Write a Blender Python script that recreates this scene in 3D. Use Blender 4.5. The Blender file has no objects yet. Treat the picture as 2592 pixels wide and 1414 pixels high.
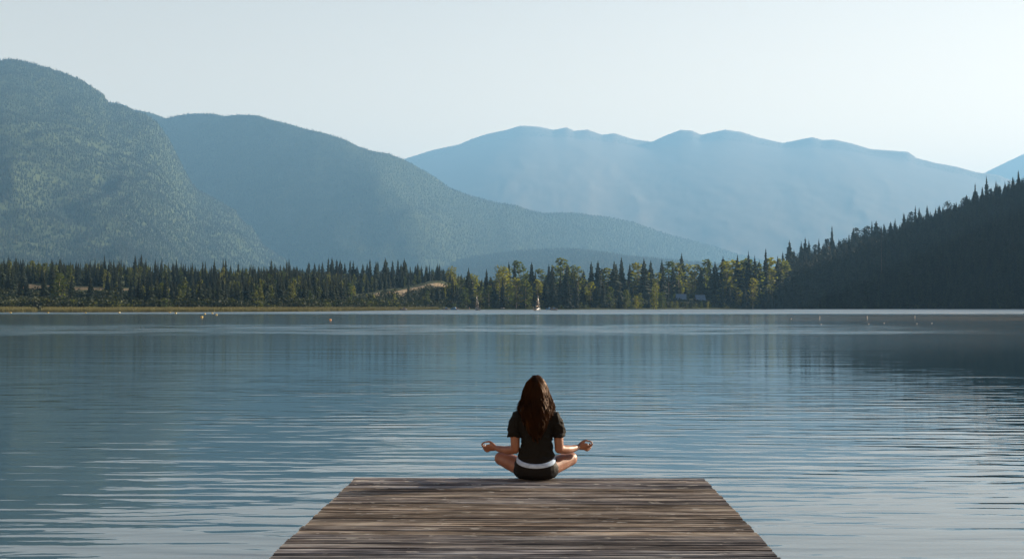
import bpy, bmesh, math, random
import numpy as np
from mathutils import Vector, Matrix, Euler

SC = bpy.context.scene
COL = SC.collection
R = math.radians

# ------------------------------------------------------------------ camera, sky, sun, exposure
F_PX, CX, CY = 3000.0, 1296.0, 707.0            # focal length and centre, in pixels of a 2592 x 1414 frame
CAM = Vector((0.0, 0.0, 1.95))                  # eye, above a lake surface at z = 0
cd = bpy.data.cameras.new('camera')
cam = bpy.data.objects.new('camera', cd)
COL.objects.link(cam)
cd.sensor_width = 36.0
cd.lens = 36.0 * F_PX / 2592.0
cd.clip_start = 0.1
cd.clip_end = 40000.0
cam.location = CAM
cam.rotation_euler = (R(90.0) + math.atan(68.0 / F_PX), 0.0, math.atan(69.0 / F_PX))
SC.camera = cam
CAMROT = cam.rotation_euler.to_matrix()

SKY_GAIN = 2.2
SUN_AZ, SUN_EL = 61.0, 19.5                     # azimuth to the right of +Y, elevation
world = bpy.data.worlds.new('World')
SC.world = world
world.use_nodes = True
wn = world.node_tree
bg = wn.nodes['Background']
sky = wn.nodes.new('ShaderNodeTexSky')
sky.sky_type = 'NISHITA'
sky.sun_disc = False
sky.sun_elevation = R(SUN_EL)
sky.sun_rotation = R(SUN_AZ)
sky.altitude = 650.0
sky.air_density = 1.0
sky.dust_density = 0.0
sky.ozone_density = 1.0
tint = wn.nodes.new('ShaderNodeMix')
tint.data_type = 'RGBA'
tint.blend_type = 'MULTIPLY'
tint.inputs[0].default_value = 1.0
tcw = wn.nodes.new('ShaderNodeTexCoord')                # whitish towards the horizon, clear blue overhead
spw = wn.nodes.new('ShaderNodeSeparateXYZ')
wn.links.new(tcw.outputs['Generated'], spw.inputs[0])
half = wn.nodes.new('ShaderNodeMath')
half.operation = 'MULTIPLY'
half.inputs[1].default_value = 0.4
wn.links.new(spw.outputs['Z'], half.inputs[0])
rmp = wn.nodes.new('ShaderNodeValToRGB')
while len(rmp.color_ramp.elements) < 4:
    rmp.color_ramp.elements.new(0.5)
for e, (p, c) in zip(rmp.color_ramp.elements, [(0.03, (1.0, 0.485, 0.25)), (0.10, (0.89, 0.48, 0.275)), (0.19, (0.16, 0.165, 0.18)), (0.34, (0.042, 0.088, 0.155))]):
    e.position = p
    e.color = (c[0], c[1], c[2], 1.0)
wn.links.new(half.outputs[0], rmp.inputs[0])
gain = wn.nodes.new('ShaderNodeVectorMath')
gain.operation = 'SCALE'
gain.inputs['Scale'].default_value = SKY_GAIN
wn.links.new(rmp.outputs[0], gain.inputs[0])
wn.links.new(gain.outputs[0], tint.inputs[7])
wn.links.new(sky.outputs[0], tint.inputs[6])
wn.links.new(tint.outputs[2], bg.inputs['Color'])
bg.inputs['Strength'].default_value = 0.06
sl = bpy.data.lights.new('sun', 'SUN')
sl.energy = 5.0
sl.angle = R(0.53)
sl.color = (1.0, 0.84, 0.64)
sun = bpy.data.objects.new('sun', sl)
COL.objects.link(sun)
sdir = Vector((math.sin(R(SUN_AZ)) * math.cos(R(SUN_EL)), math.cos(R(SUN_AZ)) * math.cos(R(SUN_EL)), math.sin(R(SUN_EL))))
sun.rotation_euler = sdir.to_track_quat('Z', 'Y').to_euler()
vs = SC.view_settings
vs.view_transform = 'Standard'
vs.look = 'None'
vs.exposure = 2.12
vs.gamma = 1.0
vs.use_curve_mapping = False
cy = SC.cycles
cy.use_denoising = True
cy.max_bounces = 6
cy.diffuse_bounces = 2
cy.glossy_bounces = 3
cy.transmission_bounces = 3
cy.transparent_max_bounces = 8
cy.volume_bounces = 0
cy.caustics_reflective = False
cy.caustics_refractive = False
cy.sample_clamp_indirect = 6.0

# ------------------------------------------------------------------ helpers
def ray(px, py):
    d = CAMROT @ Vector(((px - CX) / F_PX, (CY - py) / F_PX, -1.0))
    return d
def at_range(px, py, rng):
    """World point on the sight line of a photo pixel at a horizontal range."""
    d = ray(px, py)
    return CAM + d * (rng / math.hypot(d.x, d.y))
def on_water(px, py, z=0.0):
    d = ray(px, py)
    return CAM + d * ((z - CAM.z) / d.z)
def azi(px):
    d = ray(px, 775.0)
    l = math.hypot(d.x, d.y)
    return d.x / l, d.y / l
def elev(px, py):
    d = ray(px, py)
    return d.z / math.hypot(d.x, d.y)
def px_of(x, y):
    c = CAMROT.transposed() @ (Vector((x, y, CAM.z)) - CAM)
    return CX + F_PX * c.x / -c.z

def interp(x, pts):
    xs = [p[0] for p in pts]
    ys = [p[1] for p in pts]
    return np.interp(x, xs, ys)

_rs = np.random.RandomState(77)
_perm = _rs.rand(256, 256)
def vnoise(x, y):
    x = np.asarray(x, float); y = np.asarray(y, float)
    xi = np.floor(x).astype(int); yi = np.floor(y).astype(int)
    fx = x - xi; fy = y - yi
    fx = fx * fx * (3 - 2 * fx); fy = fy * fy * (3 - 2 * fy)
    g = lambda a, b: _perm[a & 255, b & 255]
    return (g(xi, yi) * (1 - fx) * (1 - fy) + g(xi + 1, yi) * fx * (1 - fy) + g(xi, yi + 1) * (1 - fx) * fy + g(xi + 1, yi + 1) * fx * fy) * 2 - 1
def fbm(x, y, octaves=4):
    s = 0; a = 1.0
    for i in range(octaves):
        s = s + a * vnoise(x * 2 ** i + 17.3 * i, y * 2 ** i + 9.1 * i)
        a *= 0.5
    return s
def ridged(x, y, octaves=3):
    s = 0; a = 1.0
    for i in range(octaves):
        s = s + a * (1 - 2 * np.abs(vnoise(x * 2 ** i + 31.7 * i, y * 2 ** i + 4.3 * i)))
        a *= 0.5
    return s

def link(o, parent=None):
    COL.objects.link(o)
    if parent is not None:
        o.parent = parent
    return o
def mesh_obj(name, verts, faces, mat, parent=None, smooth=False):
    me = bpy.data.meshes.new(name)
    me.from_pydata([tuple(v) for v in verts], [], [tuple(f) for f in faces])
    if mat is not None:
        me.materials.append(mat)
    if smooth:
        me.polygons.foreach_set('use_smooth', [True] * len(me.polygons))
    me.update()
    return link(bpy.data.objects.new(name, me), parent)
def bm_obj(name, bm, mat, parent=None, smooth=False):
    me = bpy.data.meshes.new(name)
    bmesh.ops.recalc_face_normals(bm, faces=bm.faces)
    bm.to_mesh(me); bm.free()
    if mat is not None:
        me.materials.append(mat)
    if smooth:
        me.polygons.foreach_set('use_smooth', [True] * len(me.polygons))
    return link(bpy.data.objects.new(name, me), parent)
def thing(name, label, cat, loc=(0, 0, 0), rz=0.0, group=None):
    o = bpy.data.objects.new(name, None)
    o.empty_display_size = 0.2
    link(o)
    o.location = loc
    o.rotation_euler = (0, 0, rz)
    tag(o, label, cat, group)
    return o
def tag(o, label, cat, group=None):
    o['label'] = label
    o['category'] = cat
    if group:
        o['group'] = group
    return o
def kind(o, k, label=None):
    o['kind'] = k
    if label:
        o['label'] = label
    return o

# ------------------------------------------------------------------ material helpers
def new_mat(name):
    m = bpy.data.materials.new(name)
    m.use_nodes = True
    nt = m.node_tree
    return m, nt, nt.nodes['Principled BSDF'], nt.nodes['Material Output']
def N(nt, t, **kw):
    n = nt.nodes.new(t)
    for k, v in kw.items():
        setattr(n, k, v)
    return n
def setin(n, **kw):
    for k, v in kw.items():
        n.inputs[k.replace('_', ' ')].default_value = v
def ramp(nt, fac, stops, interp='LINEAR'):
    n = N(nt, 'ShaderNodeValToRGB')
    cr = n.color_ramp
    cr.interpolation = interp
    while len(cr.elements) < len(stops):
        cr.elements.new(0.5)
    for e, (p, c) in zip(cr.elements, stops):
        e.position = p
        e.color = (c[0], c[1], c[2], 1) if not isinstance(c, (int, float)) else (c, c, c, 1)
    nt.links.new(fac, n.inputs['Fac'])
    return n.outputs['Color']
def math_node(nt, op, a, b=None, clamp=False):
    n = N(nt, 'ShaderNodeMath', operation=op, use_clamp=clamp)
    for i, v in enumerate((a, b)):
        if v is None:
            continue
        if isinstance(v, (int, float)):
            n.inputs[i].default_value = v
        else:
            nt.links.new(v, n.inputs[i])
    return n.outputs[0]
def mixc(nt, fac, a, b, blend='MIX'):
    n = N(nt, 'ShaderNodeMix', data_type='RGBA', blend_type=blend)
    for sock, v in ((n.inputs['Factor'], fac), (n.inputs['A'], a), (n.inputs['B'], b)) if False else ((n.inputs[0], fac), (n.inputs[6], a), (n.inputs[7], b)):
        if isinstance(v, (int, float)):
            sock.default_value = v
        elif isinstance(v, tuple):
            sock.default_value = (v[0], v[1], v[2], 1)
        else:
            nt.links.new(v, sock)
    return n.outputs[2]
def noise(nt, vec, scale, detail=3.0, rough=0.5, stretch=None, dist=0.0):
    if stretch is not None:
        mp = N(nt, 'ShaderNodeMapping')
        mp.inputs['Scale'].default_value = stretch
        nt.links.new(vec, mp.inputs['Vector'])
        vec = mp.outputs[0]
    n = N(nt, 'ShaderNodeTexNoise')
    nt.links.new(vec, n.inputs['Vector'])
    setin(n, Scale=scale, Detail=detail, Roughness=rough, Distortion=dist)
    return n.outputs['Fac']
def plain(name, col, rough=0.6, metallic=0.0, var=0.15, scale=3.0, spec=0.5):
    m, nt, b, out = new_mat(name)
    tc = N(nt, 'ShaderNodeTexCoord')
    f = noise(nt, tc.outputs['Object'], scale, 4.0)
    lo = tuple(c * (1 - var) for c in col); hi = tuple(min(1, c * (1 + var)) for c in col)
    nt.links.new(ramp(nt, f, [(0.3, lo), (0.7, hi)]), b.inputs['Base Color'])
    setin(b, Roughness=rough, Metallic=metallic)
    b.inputs['Specular IOR Level'].default_value = spec
    return m

def foliage_mat(name, dark, light, patch_scale, transl=0.25, patch=None, sat_rand=0.35):
    """Leaves: hue from tree to tree, soft clumps inside a crown, some light let through."""
    m, nt, b, out = new_mat(name)
    oi = N(nt, 'ShaderNodeObjectInfo')
    geo = N(nt, 'ShaderNodeNewGeometry')
    f1 = noise(nt, geo.outputs['Position'], 0.45, 3.0, 0.6)
    f2 = math_node(nt, 'MULTIPLY', oi.outputs['Random'], 0.8)
    fac = math_node(nt, 'ADD', math_node(nt, 'MULTIPLY', f1, 0.7), math_node(nt, 'SUBTRACT', f2, 0.25), clamp=True)
    col = ramp(nt, fac, [(0.15, dark), (0.85, light)])
    if patch is not None:
        f3 = noise(nt, oi.outputs['Location'], patch_scale, 3.0, 0.55)
        f4 = math_node(nt, 'ADD', f3, math_node(nt, 'MULTIPLY', math_node(nt, 'SUBTRACT', oi.outputs['Random'], 0.5), 0.35))
        mask = ramp(nt, f4, [(0.52, 0.0), (0.68, 1.0)])
        col = mixc(nt, mask, col, patch)
    nt.links.new(col, b.inputs['Base Color'])
    setin(b, Roughness=0.7)
    b.inputs['Specular IOR Level'].default_value = 0.15
    tr = N(nt, 'ShaderNodeBsdfTranslucent')
    nt.links.new(mixc(nt, 1.0, col, (1.9, 1.9, 0.9), 'MULTIPLY'), tr.inputs['Color'])
    ms = N(nt, 'ShaderNodeMixShader')
    ms.inputs[0].default_value = transl
    nt.links.new(b.outputs[0], ms.inputs[1]); nt.links.new(tr.outputs[0], ms.inputs[2])
    nt.links.new(ms.outputs[0], out.inputs['Surface'])
    return m
# ripple heights (m) and gloss of the lake
W_MAIN, W_SWELL, W_FINE, W_CHOP = 0.0175, 0.008, 0.0005, 0.06
R_GUST, R_MID = 0.22, 0.10
WATER_BASE, WATER_IOR = (0.008, 0.026, 0.038), 2.1
HAZE_DENS, HAZE_COL = 0.000085, (0.215, 0.475, 0.80, 1)

# ------------------------------------------------------------------ haze
LOW, TOP = -13.0, 2340.0
def box_mesh(name, lo, hi, mat, parent=None):
    x0, y0, z0 = lo; x1, y1, z1 = hi
    v = [(x0, y0, z0), (x1, y0, z0), (x1, y1, z0), (x0, y1, z0), (x0, y0, z1), (x1, y0, z1), (x1, y1, z1), (x0, y1, z1)]
    f = [(0, 3, 2, 1), (4, 5, 6, 7), (0, 1, 5, 4), (1, 2, 6, 5), (2, 3, 7, 6), (3, 0, 4, 7)]
    return mesh_obj(name, v, f, mat, parent)
hm = bpy.data.materials.new('haze_air')
hm.use_nodes = True
hn = hm.node_tree
for n in list(hn.nodes):
    if n.type == 'BSDF_PRINCIPLED':
        hn.nodes.remove(n)
pv = hn.nodes.new('ShaderNodeVolumePrincipled')
pv.inputs['Color'].default_value = HAZE_COL
pv.inputs['Density'].default_value = HAZE_DENS
pv.inputs['Anisotropy'].default_value = 0.12
hn.links.new(pv.outputs[0], hn.nodes['Material Output'].inputs['Volume'])
haze = box_mesh('haze', (-11000, -900, LOW - 1.0), (11000, 21500, TOP), hm)
kind(haze, 'stuff', 'thin blue morning haze hanging over lake and mountains')

# ------------------------------------------------------------------ water
wm, nt, b, out = new_mat('lake_water')
geo = N(nt, 'ShaderNodeNewGeometry')
P = geo.outputs['Position']
sep = N(nt, 'ShaderNodeSeparateXYZ'); nt.links.new(P, sep.inputs[0])
X, Y = sep.outputs['X'], sep.outputs['Y']
def band(lo0, lo1, hi0, hi1, coord=Y):
    a = N(nt, 'ShaderNodeMapRange', interpolation_type='SMOOTHSTEP'); nt.links.new(coord, a.inputs['Value'])
    setin(a, From_Min=lo0, From_Max=lo1)
    c = N(nt, 'ShaderNodeMapRange', interpolation_type='SMOOTHSTEP'); nt.links.new(coord, c.inputs['Value'])
    setin(c, From_Min=hi0, From_Max=hi1, To_Min=1.0, To_Max=0.0)
    return math_node(nt, 'MULTIPLY', a.outputs[0], c.outputs[0])
def addn(a, b_):
    return math_node(nt, 'ADD', a, b_)
def mul(a, b_):
    return math_node(nt, 'MULTIPLY', a, b_)
# ripples: heights in metres
def turned(deg):
    m_ = N(nt, 'ShaderNodeMapping'); m_.inputs['Rotation'].default_value = (0, 0, R(deg)); nt.links.new(P, m_.inputs['Vector'])
    return m_.outputs[0]
main_w = addn(mul(noise(nt, turned(2.0), 1.0, 1.0, 0.4, (0.50, 3.2, 1.0), 0.35), 0.85), mul(noise(nt, turned(-9.0), 1.0, 1.5, 0.5, (1.0, 5.4, 1.0), 0.3), 0.24))
swell = noise(nt, P, 1.0, 0.0, 0.4, (0.16, 0.62, 1.0), 0.2)
fine = noise(nt, P, 1.0, 2.0, 0.5, (2.4, 11.0, 1.0), 0.2)
vary = addn(mul(noise(nt, P, 0.06, 2.0, 0.5, (0.7, 1.0, 1.0)), 0.55), mul(noise(nt, P, 0.35, 2.0, 0.55, (0.35, 1.0, 1.0)), 0.45))   # gusts and calm patches
amp = math_node(nt, 'MULTIPLY_ADD', vary, 4.2); amp.node.inputs[2].default_value = -1.1
calm = N(nt, 'ShaderNodeMapRange', interpolation_type='SMOOTHSTEP'); nt.links.new(Y, calm.inputs['Value'])
setin(calm, From_Min=22.0, From_Max=45.0, To_Min=1.0, To_Max=0.30)
height = addn(mul(mul(main_w, W_MAIN), mul(amp, calm.outputs[0])), addn(mul(swell, W_SWELL), mul(fine, W_FINE)))
# gusts on the far water
edge = noise(nt, P, 1.0, 3.0, 0.5, (0.012, 0.012, 1.0))
Ye = addn(Y, mul(math_node(nt, 'SUBTRACT', edge, 0.5), 90.0))
far_gust = band(260, 400, 5000, 6000, Ye)
Yn = addn(Y, mul(math_node(nt, 'SUBTRACT', noise(nt, P, 1.0, 3.0, 0.6, (0.03, 0.03, 1.0)), 0.5), 30.0))
wake = mul(band(78, 88, 118, 135, Yn), band(-400, -120, 10, 45, X))
wk = ramp(nt, noise(nt, P, 1.0, 3.0, 0.6, (0.10, 0.22, 1.0)), [(0.42, 0.0), (0.62, 1.0)])
wake = mul(wake, wk)
chop = noise(nt, P, 1.0, 2.0, 0.6, (1.1, 2.2, 1.0))
height = addn(height, mul(mul(chop, W_CHOP), wake))
bump = N(nt, 'ShaderNodeBump')
setin(bump, Strength=1.0, Distance=1.0)
nt.links.new(height, bump.inputs['Height'])
# on ruffled far water the faces one sees are the ones that lean towards the dock
lean = N(nt, 'ShaderNodeCombineXYZ'); nt.links.new(mul(far_gust, -0.075), lean.inputs['Y'])
vadd = N(nt, 'ShaderNodeVectorMath', operation='ADD'); nt.links.new(bump.outputs[0], vadd.inputs[0]); nt.links.new(lean.outputs[0], vadd.inputs[1])
vnor = N(nt, 'ShaderNodeVectorMath', operation='NORMALIZE'); nt.links.new(vadd.outputs[0], vnor.inputs[0])
nt.links.new(vnor.outputs[0], b.inputs['Normal'])
rough = addn(mul(far_gust, R_GUST), mul(wake, 0.10))
midr = N(nt, 'ShaderNodeMapRange', interpolation_type='SMOOTHSTEP'); nt.links.new(Y, midr.inputs['Value'])
setin(midr, From_Min=18.0, From_Max=70.0, To_Min=0.02, To_Max=R_MID)
rough = addn(rough, midr.outputs[0])
nt.links.new(rough, b.inputs['Roughness'])
# pollen film drifting on the calm water off the wooded hill
film = mul(band(150, 175, 215, 250, Yn), band(-20, 60, 400, 600, X))
fpat = ramp(nt, noise(nt, P, 1.0, 3.0, 0.6, (0.015, 0.05, 1.0)), [(0.35, 0.0), (0.7, 1.0)])
film = mul(film, fpat)
nt.links.new(mixc(nt, film, WATER_BASE, (0.20, 0.15, 0.10)), b.inputs['Base Color'])
b.inputs['IOR'].default_value = WATER_IOR
fr_spec = math_node(nt, 'MULTIPLY_ADD', film, -0.30); fr_spec.node.inputs[2].default_value = 0.5
nt.links.new(fr_spec, b.inputs['Specular IOR Level'])
water = mesh_obj('lake_water', [(-10500, -800, 0), (10500, -800, 0), (10500, 21000, 0), (-10500, 21000, 0)], [(0, 1, 2, 3)], wm)
kind(water, 'structure', 'calm blue lake water with long gentle ripples')

# ------------------------------------------------------------------ terrain
def terrain_mat(name, lo, hi, scale):
    m, nt, b, out = new_mat(name)
    geo = N(nt, 'ShaderNodeNewGeometry')
    f = noise(nt, geo.outputs['Position'], scale, 6.0, 0.65)
    nt.links.new(ramp(nt, f, [(0.3, lo), (0.7, hi)]), b.inputs['Base Color'])
    setin(b, Roughness=0.95)
    b.inputs['Specular IOR Level'].default_value = 0.1
    bp = N(nt, 'ShaderNodeBump'); setin(bp, Strength=0.8, Distance=6.0)
    nt.links.new(noise(nt, geo.outputs['Position'], scale * 3, 5.0, 0.7), bp.inputs['Height'])
    nt.links.new(bp.outputs[0], b.inputs['Normal'])
    return m
FOREST_FLOOR = terrain_mat('forest_floor', (0.020, 0.030, 0.016), (0.055, 0.070, 0.032), 0.012)
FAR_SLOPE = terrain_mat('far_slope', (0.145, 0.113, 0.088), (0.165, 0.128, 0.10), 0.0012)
MEADOW = terrain_mat('shore_meadow', (0.022, 0.032, 0.014), (0.055, 0.06, 0.026), 0.05)

class Ridge:
    """A mountain: its crest runs along CREST (photo pixels -> height at range RNG(px)), its face falls towards the lake
    to the range FOOT(px), its back falls away behind."""
    def __init__(self, name, crest, rng, foot, zfoot, mat, label, step=7.0, rows=70, drop=8.0, spur=0.0, spur_scale=0.004, rough=0.0, power=1.1, extra=None, back=0.5, crest_fade=1.0, smooth=34):
        px = np.arange(crest[0][0], crest[-1][0] + 0.1, step)
        py = interp(px, crest)
        self.px = px
        az = np.array([azi(p) for p in px])
        el = np.array([elev(p, q) for p, q in zip(px, py)])
        r_c = interp(px, rng); r_f = interp(px, foot)
        H = CAM.z + el * r_c - drop
        H = np.maximum(H, zfoot + 1.0)
        vfront = np.linspace(0, 1, rows)
        vback = np.linspace(1, 1 + back, 10)[1:]
        V = np.concatenate([vfront, vback])
        kw = np.exp(-np.linspace(-2, 2, 2 * smooth + 1) ** 2); kw /= kw.sum()
        Hs = np.convolve(np.pad(H, smooth, mode='edge'), kw, mode='valid')
        U, VV = np.meshgrid(np.arange(len(px)), V, indexing='ij')
        rr = r_f[U] + (r_c - r_f)[U] * VV
        t = np.clip(VV, 0, 1)
        wt = t ** 16                                # the crest's own bumps fade out down the face
        Hm = Hs[U] * (1 - wt) + H[U] * wt
        z = zfoot + (Hm - zfoot) * t ** power
        x = az[U, 0] * rr; y = az[U, 1] * rr
        env = t ** 0.8 * (1 - t) ** crest_fade * 2.2
        if spur:
            wx = x + 120 * fbm(x * 0.002, y * 0.002, 2)
            z = z + env * spur * ridged(wx * spur_scale, y * spur_scale * 0.22, 3) * (H[U] - zfoot) / 500.0
        if rough:
            z = z + env * rough * fbm(x * 0.01, y * 0.01, 4)
        if extra is not None:
            z = z + extra(px[U], t, x, y) * env
        bk = np.clip(VV - 1, 0, None)
        z = np.where(VV > 1, H[U] - bk / back * (H[U] - LOW - 2) * 0.9, z)
        z = np.where(VV == 0, LOW + 2, z)
        self.x, self.y, self.z, self.t, self.V = x, y, z, t, V
        n, k = x.shape
        verts = np.stack([x, y, z], -1).reshape(-1, 3)
        idx = np.arange(n * k).reshape(n, k)
        faces = np.stack([idx[:-1, :-1], idx[1:, :-1], idx[1:, 1:], idx[:-1, 1:]], -1).reshape(-1, 4)
        self.o = mesh_obj(name, verts.tolist(), faces.tolist(), mat, smooth=True)
        kind(self.o, 'structure', label)
    def scatter(self, spacing, seed, vmin=0.02, vmax=1.04, pxr=None, keep=None):
        rs = np.random.RandomState(seed)
        n, k = self.x.shape
        # area per cell
        dx = np.hypot(self.x[1:, :-1] - self.x[:-1, :-1], self.y[1:, :-1] - self.y[:-1, :-1])
        dv = np.sqrt((self.x[:-1, 1:] - self.x[:-1, :-1]) ** 2 + (self.y[:-1, 1:] - self.y[:-1, :-1]) ** 2 + (self.z[:-1, 1:] - self.z[:-1, :-1]) ** 2)
        A = dx * dv
        vc = (self.V[:-1] + self.V[1:]) / 2
        A = A * ((vc >= vmin) & (vc <= vmax))[None, :]
        if pxr is not None:
            pc = (self.px[:-1] + self.px[1:]) / 2
            A = A * ((pc >= pxr[0]) & (pc <= pxr[1]))[:, None]
        exp = A / spacing ** 2
        cnt = np.floor(exp + rs.rand(*exp.shape)).astype(int)
        i, j = np.nonzero(cnt)
        rep = cnt[i, j]
        i = np.repeat(i, rep); j = np.repeat(j, rep)
        a = rs.rand(len(i)); c = rs.rand(len(i))
        def bil(Q):
            return Q[i, j] * (1 - a) * (1 - c) + Q[i + 1, j] * a * (1 - c) + Q[i, j + 1] * (1 - a) * c + Q[i + 1, j + 1] * a * c
        pts = np.stack([bil(self.x), bil(self.y), bil(self.z)], -1)
        if keep is not None:
            pts = pts[keep(pts)]
        return pts

# near left mountain, its long spur falling to the right
M1 = Ridge('near_mountain', [(-420, 150), (-260, 128), (-120, 150), (0, 147), (21, 144), (62, 151), (103, 163), (165, 182), (206, 200), (235, 219), (260, 236), (268, 254), (297, 258), (318, 267), (335, 275), (366, 284), (396, 306), (424, 345), (448, 392), (470, 436), (495, 474), (557, 506), (594, 527), (611, 553), (640, 574), (665, 615), (722, 652), (760, 690), (800, 735)],
           [(-420, 6300), (260, 6300), (420, 6300), (600, 6100), (800, 5900)], [(-420, 2700), (300, 3200), (600, 4300), (800, 5000)], 14.0, FOREST_FLOOR,
           'steep forested mountain rising on the far left with a spur running down to the right', drop=11, spur=38, spur_scale=0.0027, rough=20, power=1.15, smooth=5)
M2 = Ridge('middle_mountain', [(150, 330), (230, 268), (281, 256), (318, 265), (330, 274), (363, 279), (392, 287), (417, 297), (446, 289), (487, 284), (541, 285), (563, 291), (603, 287), (652, 289), (677, 298), (735, 312), (767, 322), (818, 333), (869, 349), (907, 368), (936, 378), (984, 386), (1020, 400), (1048, 415), (1096, 442), (1138, 473), (1192, 493), (1263, 511), (1305, 516), (1333, 527), (1376, 538), (1419, 535), (1466, 537), (1534, 546), (1606, 560), (1652, 577), (1699, 593), (1745, 604), (1800, 619), (1860, 638), (1950, 660), (2060, 690)],
           [(150, 9000), (500, 8500), (700, 8080), (800, 7920), (880, 7830), (960, 7780), (1060, 7800), (1300, 8100), (1500, 8700), (1800, 9900), (2060, 11000)], [(150, 6900), (500, 6400), (700, 5980), (800, 5820), (880, 5740), (960, 5700), (1060, 5750), (1300, 6300), (1500, 7100), (1800, 8500), (2060, 9700)], 16.0, FOREST_FLOOR,
           'long forested mountain behind the near spur sloping down to the right', drop=9, spur=12, spur_scale=0.0024, rough=12, power=1.05,
           extra=lambda px, t, x, y: 120.0 * np.exp(-((px - 900 - 260 * (1 - t)) / 95.0) ** 2))
M2B = Ridge('low_ridge', [(1060, 690), (1130, 662), (1199, 647), (1310, 632), (1388, 627), (1466, 627), (1528, 635), (1590, 646), (1700, 655), (1850, 668), (2000, 690)],
            [(1060, 6500), (2000, 6400)], [(1060, 4600), (2000, 4600)], 12.0, FOREST_FLOOR, 'low wooded rise in front of the long mountain', drop=8, spur=8, rows=30, rough=4)
M3 = Ridge('far_mountain', [(860, 470), (960, 425), (1020, 402), (1031, 399), (1093, 379), (1161, 365), (1193, 351), (1236, 337), (1286, 327), (1314, 318), (1329, 317), (1366, 320), (1401, 328), (1435, 321), (1453, 330), (1488, 327), (1525, 340), (1556, 336), (1602, 351), (1652, 358), (1683, 343), (1724, 328), (1752, 329), (1776, 340), (1838, 327), (1880, 333), (1922, 347), (1984, 361), (2036, 350), (2060, 346), (2084, 353), (2115, 352), (2160, 362), (2205, 376), (2302, 383), (2323, 399), (2375, 412), (2427, 421), (2475, 435), (2531, 442), (2555, 452), (2640, 490), (2760, 540)],
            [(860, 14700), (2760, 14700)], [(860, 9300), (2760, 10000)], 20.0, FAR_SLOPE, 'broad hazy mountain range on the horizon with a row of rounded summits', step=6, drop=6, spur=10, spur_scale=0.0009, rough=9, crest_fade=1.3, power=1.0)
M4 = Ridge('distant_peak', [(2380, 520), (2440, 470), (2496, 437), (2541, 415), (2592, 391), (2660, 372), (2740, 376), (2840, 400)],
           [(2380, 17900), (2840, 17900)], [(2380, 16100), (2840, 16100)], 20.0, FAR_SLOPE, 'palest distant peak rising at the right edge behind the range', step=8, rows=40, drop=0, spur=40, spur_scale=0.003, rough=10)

# the near shore
SHORE = [(-900, 400), (0, 430), (500, 445), (760, 470), (900, 530), (1060, 640), (1200, 700), (1500, 730), (1900, 860), (2200, 920), (2592, 950), (3400, 960)]
def shore_r(px):
    return interp(px, SHORE)
_prof = {  # height above the lake against distance behind the shoreline, for a few bearings
    -900: [(-12, -6), (0, 0.15), (20, 0.9), (90, 2.2), (165, 12.0), (240, 13.5), (420, 15), (900, 22), (1600, 30)],
    0:    [(-12, -6), (0, 0.15), (20, 0.9), (90, 2.2), (150, 9.8), (185, 13.0), (260, 13.5), (420, 15), (900, 22), (1600, 30)],
    400:  [(-12, -6), (0, 0.15), (20, 0.8), (90, 1.8), (150, 8.5), (190, 11.5), (260, 12.5), (420, 14), (900, 22), (1600, 30)],
    900:  [(-12, -6), (0, 0.15), (20, 0.8), (80, 2.0), (150, 7.0), (190, 9.0), (300, 13.0), (420, 17), (900, 22), (1600, 30)],
    1000: [(-12, -6), (0, 0.15), (20, 0.8), (80, 3.0), (140, 11.0), (200, 14.0), (300, 16.0), (420, 17), (900, 22), (1600, 30)],
    1110: [(-12, -6), (0, 0.15), (20, 0.8), (80, 6.0), (140, 17.0), (200, 21.0), (300, 20.0), (420, 19), (900, 22), (1600, 30)],
    1200: [(-12, -6), (0, 0.15), (20, 0.9), (60, 2.5), (120, 6.0), (200, 10.0), (300, 12.0), (420, 14), (900, 20), (1600, 30)],
    1900: [(-12, -6), (0, 0.15), (20, 1.2), (60, 4.0), (120, 8.0), (200, 12.0), (300, 14.0), (420, 15), (900, 20), (1600, 30)],
    3400: [(-12, -6), (0, 0.15), (20, 1.5), (60, 6.0), (120, 14.0), (200, 18.0), (300, 20.0), (420, 20), (900, 20), (1600, 30)],
}
_pk = sorted(_prof)
def ground(px, r):
    px = np.atleast_1d(np.asarray(px, float)); r = np.atleast_1d(np.asarray(r, float))
    d = r - shore_r(px)
    zs = np.stack([interp(d, _prof[k]) for k in _pk], 0)
    i = np.clip(np.searchsorted(_pk, px) - 1, 0, len(_pk) - 2)
    k0 = np.array(_pk)[i]; k1 = np.array(_pk)[i + 1]
    f = np.clip((px - k0) / (k1 - k0), 0, 1)
    f = f * f * (3 - 2 * f)
    ar = np.arange(len(px))
    z = zs[i, ar] * (1 - f) + zs[i + 1, ar] * f
    return z + 0.35 * fbm(px * 0.02, r * 0.03, 3) * np.clip(d / 60, 0, 1)
def ground_point(px, r):
    a = azi(px)
    return Vector((a[0] * r, a[1] * r, float(ground(px, r)[0])))
pxs = np.arange(-900, 3401, 20.0)
ds = np.concatenate([[-12, -4, 0], np.arange(8, 330, 10.0), np.arange(340, 1601, 60.0)])
verts = []
for p in pxs:
    a = azi(p); s = float(shore_r(p))
    zz = ground(np.full(len(ds), p), s + ds)
    for d, z in zip(ds, zz):
        verts.append((a[0] * (s + d), a[1] * (s + d), z))
n, k = len(pxs), len(ds)
idx = np.arange(n * k).reshape(n, k)
faces = np.stack([idx[:-1, :-1], idx[1:, :-1], idx[1:, 1:], idx[:-1, 1:]], -1).reshape(-1, 4)
kind(mesh_obj('shore_ground', verts, faces.tolist(), MEADOW, smooth=True), 'structure', 'low wooded land along the far shore of the lake')

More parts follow.
